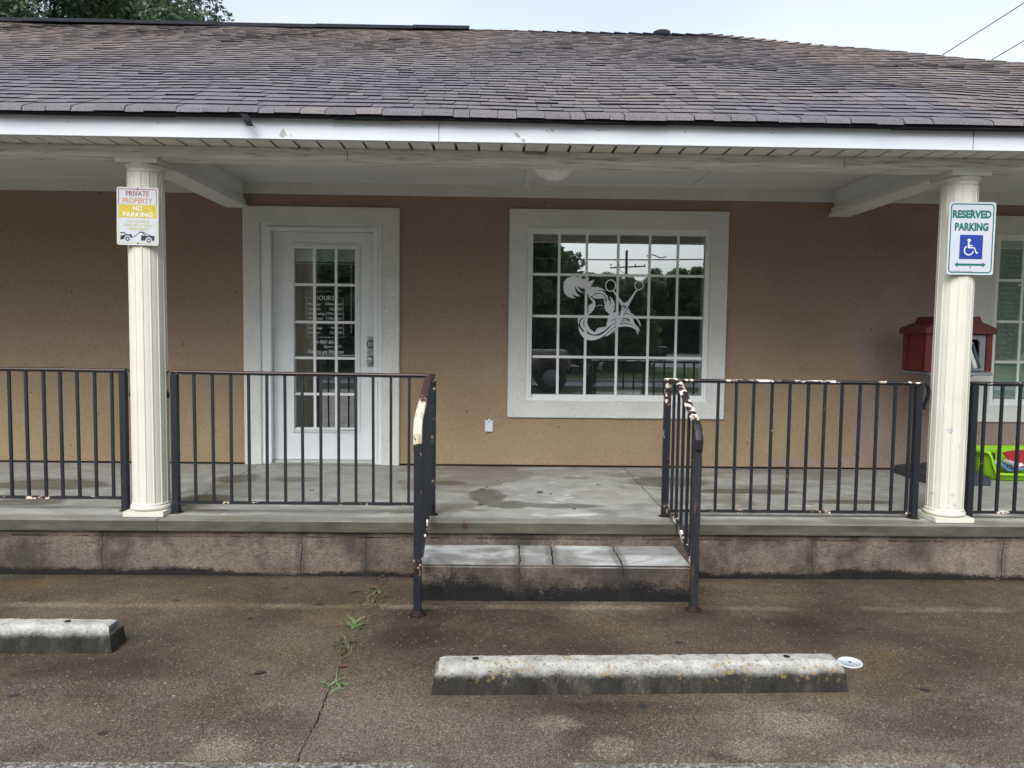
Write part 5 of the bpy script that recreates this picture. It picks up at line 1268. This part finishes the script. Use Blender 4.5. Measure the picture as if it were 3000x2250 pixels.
# far white house
hx0, _, _ = mirrored(1922, 1000, -140); hx1, _, _ = mirrored(2012, 1000, -140)
hs = thing('white_house', ((hx0+hx1)/2, -142, 0), 'small white sided house far across the street', 'house')
m = MB(); m.box(hx0, -147, -.1, hx1, -139, 2.7); m.build('wall', 'siding', hs)
m = MB(); m.hexa([(hx0-.4, -147.4, 2.7), (hx1+.4, -147.4, 2.7), (hx1+.4, -138.6, 2.7), (hx0-.4, -138.6, 2.7), (hx0-.4, -143.1, 5.), (hx1+.4, -143.1, 5.), (hx1+.4, -142.9, 5.), (hx0-.4, -142.9, 5.)]); m.build('roof', 'roof_grey', hs)
for f in (.35, .8):
    m = MB(); x = hx0+(hx1-hx0)*f; m.box(x-.4, -138.99, 1.1, x+.4, -138.9, 2.1); m.build('window', 'car_glass', hs)
# pole, cables and bin
px_, _, _ = mirrored(1833, 900, -68)
pl = thing('utility_pole', (px_, -68, 0), 'wooden utility pole with crossarm beyond the street', 'utility pole')
m = MB(); m.tube([(px_, -68, 0), (px_, -68, 10.0)], [.17, .12], 10); m.build('pole', 'pole', pl)
m = MB(); m.bar((px_-1.6, -68.15, 8.3), (px_+1.9, -68.15, 8.5), .1, .12); m.bar((px_, -68.1, 7.7), (px_-.9, -68.15, 8.25), .05, .05); m.build('crossarm', 'pole', pl)
for dx in (-1.5, -.7, .9, 1.8): m = MB(); m.lathe((px_+dx, -68.15, 8.5), [(.05, 0), (.07, .1), (.03, .2)], 8); m.build('insulator', 'car_black', pl)
m = MB(); a = mirrored(1540, 752, -20); b = mirrored(2080, 738, -20)
L_, R_ = Vector((a[0]-14, -20, a[2]+.55)), Vector((b[0]+16, -20, b[2]+.9)); pts = [L_.lerp(R_, k/24) for k in range(25)]
for k, p in enumerate(pts): p.z -= .9*math.sin(math.pi*k/24)
m.tube(pts, .022, 6); c = mirrored(1925, 752, -20); m.tube([(c[0]-.35+.7*k/12, -20, c[2]+.02+.05*math.sin(math.pi*2*k/12)) for k in range(13)], .018, 6)
tag(m.build('power_line', 'wire'), 'thick black cable with a lashed loop strung along the street', 'power line')
def wire(p0, p1, sag, r, label):
    m = MB(); pts = [Vector(p0).lerp(Vector(p1), k/20) for k in range(21)]
    for k, p in enumerate(pts): p.z -= sag*math.sin(math.pi*k/20)
    m.tube(pts, r, 6); tag(m.build('power_line', 'wire'), label, 'power line', 'service wires above the roof')
def wire_through(pa, pb, y0, y1):                 # straight wire passing through two sight points at different distances
    a, b = Vector(PY(*pa, y0)), Vector(PY(*pb, y1)); return a-(b-a)*1.2, b+(b-a)*1.5
a, b = wire_through((2752, 165), (3000, 6), 13, 11.5); wire(a, b, 0.02, .012, 'upper of the two wires crossing the sky above the hip roof')
a, b = wire_through((2885, 185), (3000, 117), 13, 12.3); wire(a, b, 0.02, .012, 'lower of the two wires crossing the sky above the hip roof')
bxp = mirrored(1937, 1067, -40)
gb = thing('garbage_bin', (bxp[0], -40, 0), 'black wheeled garbage bin standing by the side road', 'bin')
x, y = bxp[0], -40
m = MB(); m.hexa([(x-.24, y-.25, .05), (x+.24, y-.25, .05), (x+.24, y+.25, .05), (x-.24, y+.25, .05), (x-.30, y-.32, .9), (x+.30, y-.32, .9), (x+.30, y+.32, .9), (x-.30, y+.32, .9)]); m.build('bin_body', 'car_black', gb)
m = MB(); m.hexa([(x-.32, y-.34, .9), (x+.32, y-.34, .9), (x+.32, y+.34, .9), (x-.32, y+.34, .9), (x-.28, y-.3, .98), (x+.28, y-.3, .98), (x+.28, y+.28, .95), (x-.28, y+.28, .95)]); m.build('lid', 'car_black', gb)
for dx in (-.26, .26): m = MB(); m.lathe((x+dx-.03, y-.27, .1), [(.1, 0), (.1, .06)], 14, axis='x'); m.build('wheel', 'rubber', gb)

# ================================================================== PARKED OFF-ROADER (seen in the window)
fx = mirrored(1694, 1100, -13.7)[0]; yc = -14.64
car = thing('parked_car', (fx-2.1, yc, 0), 'olive boxy off road vehicle parked behind the camera, reflected in the window', 'car')
def cx_(d): return fx-d
m = MB()
def slab_x(d0, d1, y0, y1, z0, z1, inset=0): m.hexa([(cx_(d1), yc+y0, z0), (cx_(d0), yc+y0, z0), (cx_(d0), yc+y1, z0), (cx_(d1), yc+y1, z0), (cx_(d1), yc+y0+inset, z1), (cx_(d0), yc+y0+inset, z1), (cx_(d0), yc+y1-inset, z1), (cx_(d1), yc+y1-inset, z1)])
slab_x(.22, 1.55, -.62, .62, .62, 1.06); slab_x(.26, 1.55, -.58, .58, 1.06, 1.16, .06); slab_x(1.55, 4.1, -.78, .78, .55, 1.14)
slab_x(1.75, 4.05, -.74, .74, 1.14, 1.20, .02)
body = m.build('body', 'olive', car, .03)
m = MB(); m.hexa([(cx_(4.05), yc-.72, 1.2), (cx_(1.85), yc-.72, 1.2), (cx_(1.85), yc+.72, 1.2), (cx_(4.05), yc+.72, 1.2), (cx_(4.0), yc-.64, 1.82), (cx_(2.15), yc-.64, 1.82), (cx_(2.15), yc+.64, 1.82), (cx_(4.0), yc+.64, 1.82)]); cab = m.build('cabin', 'car_black', car, .03)
for sgn in (-1, 1):
    for (a, b) in ((2.1, 2.75), (2.85, 3.35), (3.45, 3.95)):
        m = MB(); y0 = yc+sgn*.722; y1 = yc+sgn*.655; m.face([(cx_(b), y0, 1.27), (cx_(a), y0, 1.27), (cx_(a+.08), y1, 1.76), (cx_(b), y1, 1.76)]); m.build('side_window', 'car_glass', cab)
m = MB(); m.face([(cx_(1.83), yc-.64, 1.24), (cx_(1.83), yc+.64, 1.24), (cx_(2.12), yc+.58, 1.78), (cx_(2.12), yc-.58, 1.78)]); m.build('windscreen', 'car_glass', cab)
for d in (.72, 3.45):
    for sgn in (-1, 1):
        m = MB(); P = [(cx_(d+.56), yc+sgn*.80, .62), (cx_(d+.47), yc+sgn*.80, .86), (cx_(d+.28), yc+sgn*.80, .96), (cx_(d-.3), yc+sgn*.80, .96), (cx_(d-.46), yc+sgn*.80, .88), (cx_(d-.52), yc+sgn*.80, .74)]
        m.sweep(P, [(-.14, -.02), (.14, -.02), (.14, .035), (-.14, .035)], (0, 1, 0)); m.build('fender', 'olive', car)
        w0 = yc+sgn*.80; m = MB(); m.lathe((cx_(d), w0+.13, .41), [(.235, .07), (.25, 0), (.38, .0), (.41, .03), (.41, .23), (.38, .26), (.25, .26), (.235, .19)], 36, axis='y'); wh = m.build('wheel', 'rubber', car)
        m = MB(); m.lathe((cx_(d), w0+sgn*.10+.02, .41), [(.245, 0), (.23, .04), (.06, .05), (.05, .06)] if sgn < 0 else [(.05, -.02), (.06, -.01), (.23, 0), (.245, .04)], 24, axis='y'); m.build('rim', 'grey_plastic', wh)
m = MB(); slab_x(-.08, .16, -.82, .82, .5, .72, .02); slab_x(.14, .3, -.5, .5, .5, .62); m.build('bumper', 'car_black', car, .02)
m = MB(); slab_x(4.1, 4.28, -.82, .82, .5, .72, .02); m.build('bumper', 'car_black', car, .02)
m = MB()
for k in range(7): m.box(fx-.222, yc-.26+k*.085, .72, fx-.214, yc-.22+k*.085, 1.0)
m.build('grille', 'car_black', car)
for sgn in (-1, 1):
    m = MB(); m.lathe((fx-.225, yc+sgn*.45, .86), [(.10, 0), (.10, .02), (.06, .03)], 20, axis='x'); m.build('headlight', 'lamp_lens', car)
    m = MB(); slab_x(.235, .32, sgn*.80-.1, sgn*.80+.1, .84, .90); m.build('turn_signal', 'amber', car)

# ================================================================== LIGHT
EL, AZ = R(44), R(200)
wd = bpy.data.worlds.new('World'); scene.world = wd; wd.use_nodes = True; nt = wd.node_tree
bg = nt.nodes['Background']; sky = nt.nodes.new('ShaderNodeTexSky'); sky.sky_type = 'NISHITA'; sky.sun_disc = False
sky.sun_elevation = EL; sky.sun_rotation = AZ; sky.air_density = 1.2; sky.dust_density = 4.0; sky.ozone_density = 1.5
hs_ = nt.nodes.new('ShaderNodeHueSaturation'); hs_.inputs['Saturation'].default_value = .34
nt.links.new(sky.outputs[0], hs_.inputs['Color'])
tc = nt.nodes.new('ShaderNodeTexCoord'); mp = nt.nodes.new('ShaderNodeMapping'); mp.inputs['Scale'].default_value = (1, 1, 2.2)
nz = nt.nodes.new('ShaderNodeTexNoise'); nz.inputs['Scale'].default_value = 1.6; nz.inputs['Detail'].default_value = 4
rp_ = nt.nodes.new('ShaderNodeValToRGB'); rp_.color_ramp.elements[0].position = .35; rp_.color_ramp.elements[0].color = (.78, .84, .93, 1); rp_.color_ramp.elements[1].position = .65; rp_.color_ramp.elements[1].color = (.98, 1.02, 1.05, 1)
mx = nt.nodes.new('ShaderNodeMix'); mx.data_type = 'RGBA'; mx.blend_type = 'MULTIPLY'; mx.inputs[0].default_value = 1
nt.links.new(tc.outputs['Generated'], mp.inputs[0]); nt.links.new(mp.outputs[0], nz.inputs['Vector']); nt.links.new(nz.outputs['Fac'], rp_.inputs[0])
nt.links.new(hs_.outputs[0], mx.inputs[6]); nt.links.new(rp_.outputs[0], mx.inputs[7]); nt.links.new(mx.outputs[2], bg.inputs['Color'])
bg.inputs['Strength'].default_value = .135
sl = bpy.data.lights.new('sun', 'SUN'); so = bpy.data.objects.new('sun', sl); col.objects.link(so)
sl.energy = 1.1; sl.angle = R(38); sl.color = (1, .985, .96)
sdir = Vector((math.sin(AZ)*math.cos(EL), math.cos(AZ)*math.cos(EL), math.sin(EL)))     # towards the sun
so.rotation_euler = (-sdir).to_track_quat('-Z', 'Y').to_euler()
vs = scene.view_settings; vs.view_transform = 'Standard'; vs.look = 'None'; vs.gamma = 1; vs.exposure = 1.08
scene.cycles.max_bounces = 8; scene.cycles.transparent_max_bounces = 12; scene.cycles.use_denoising = True
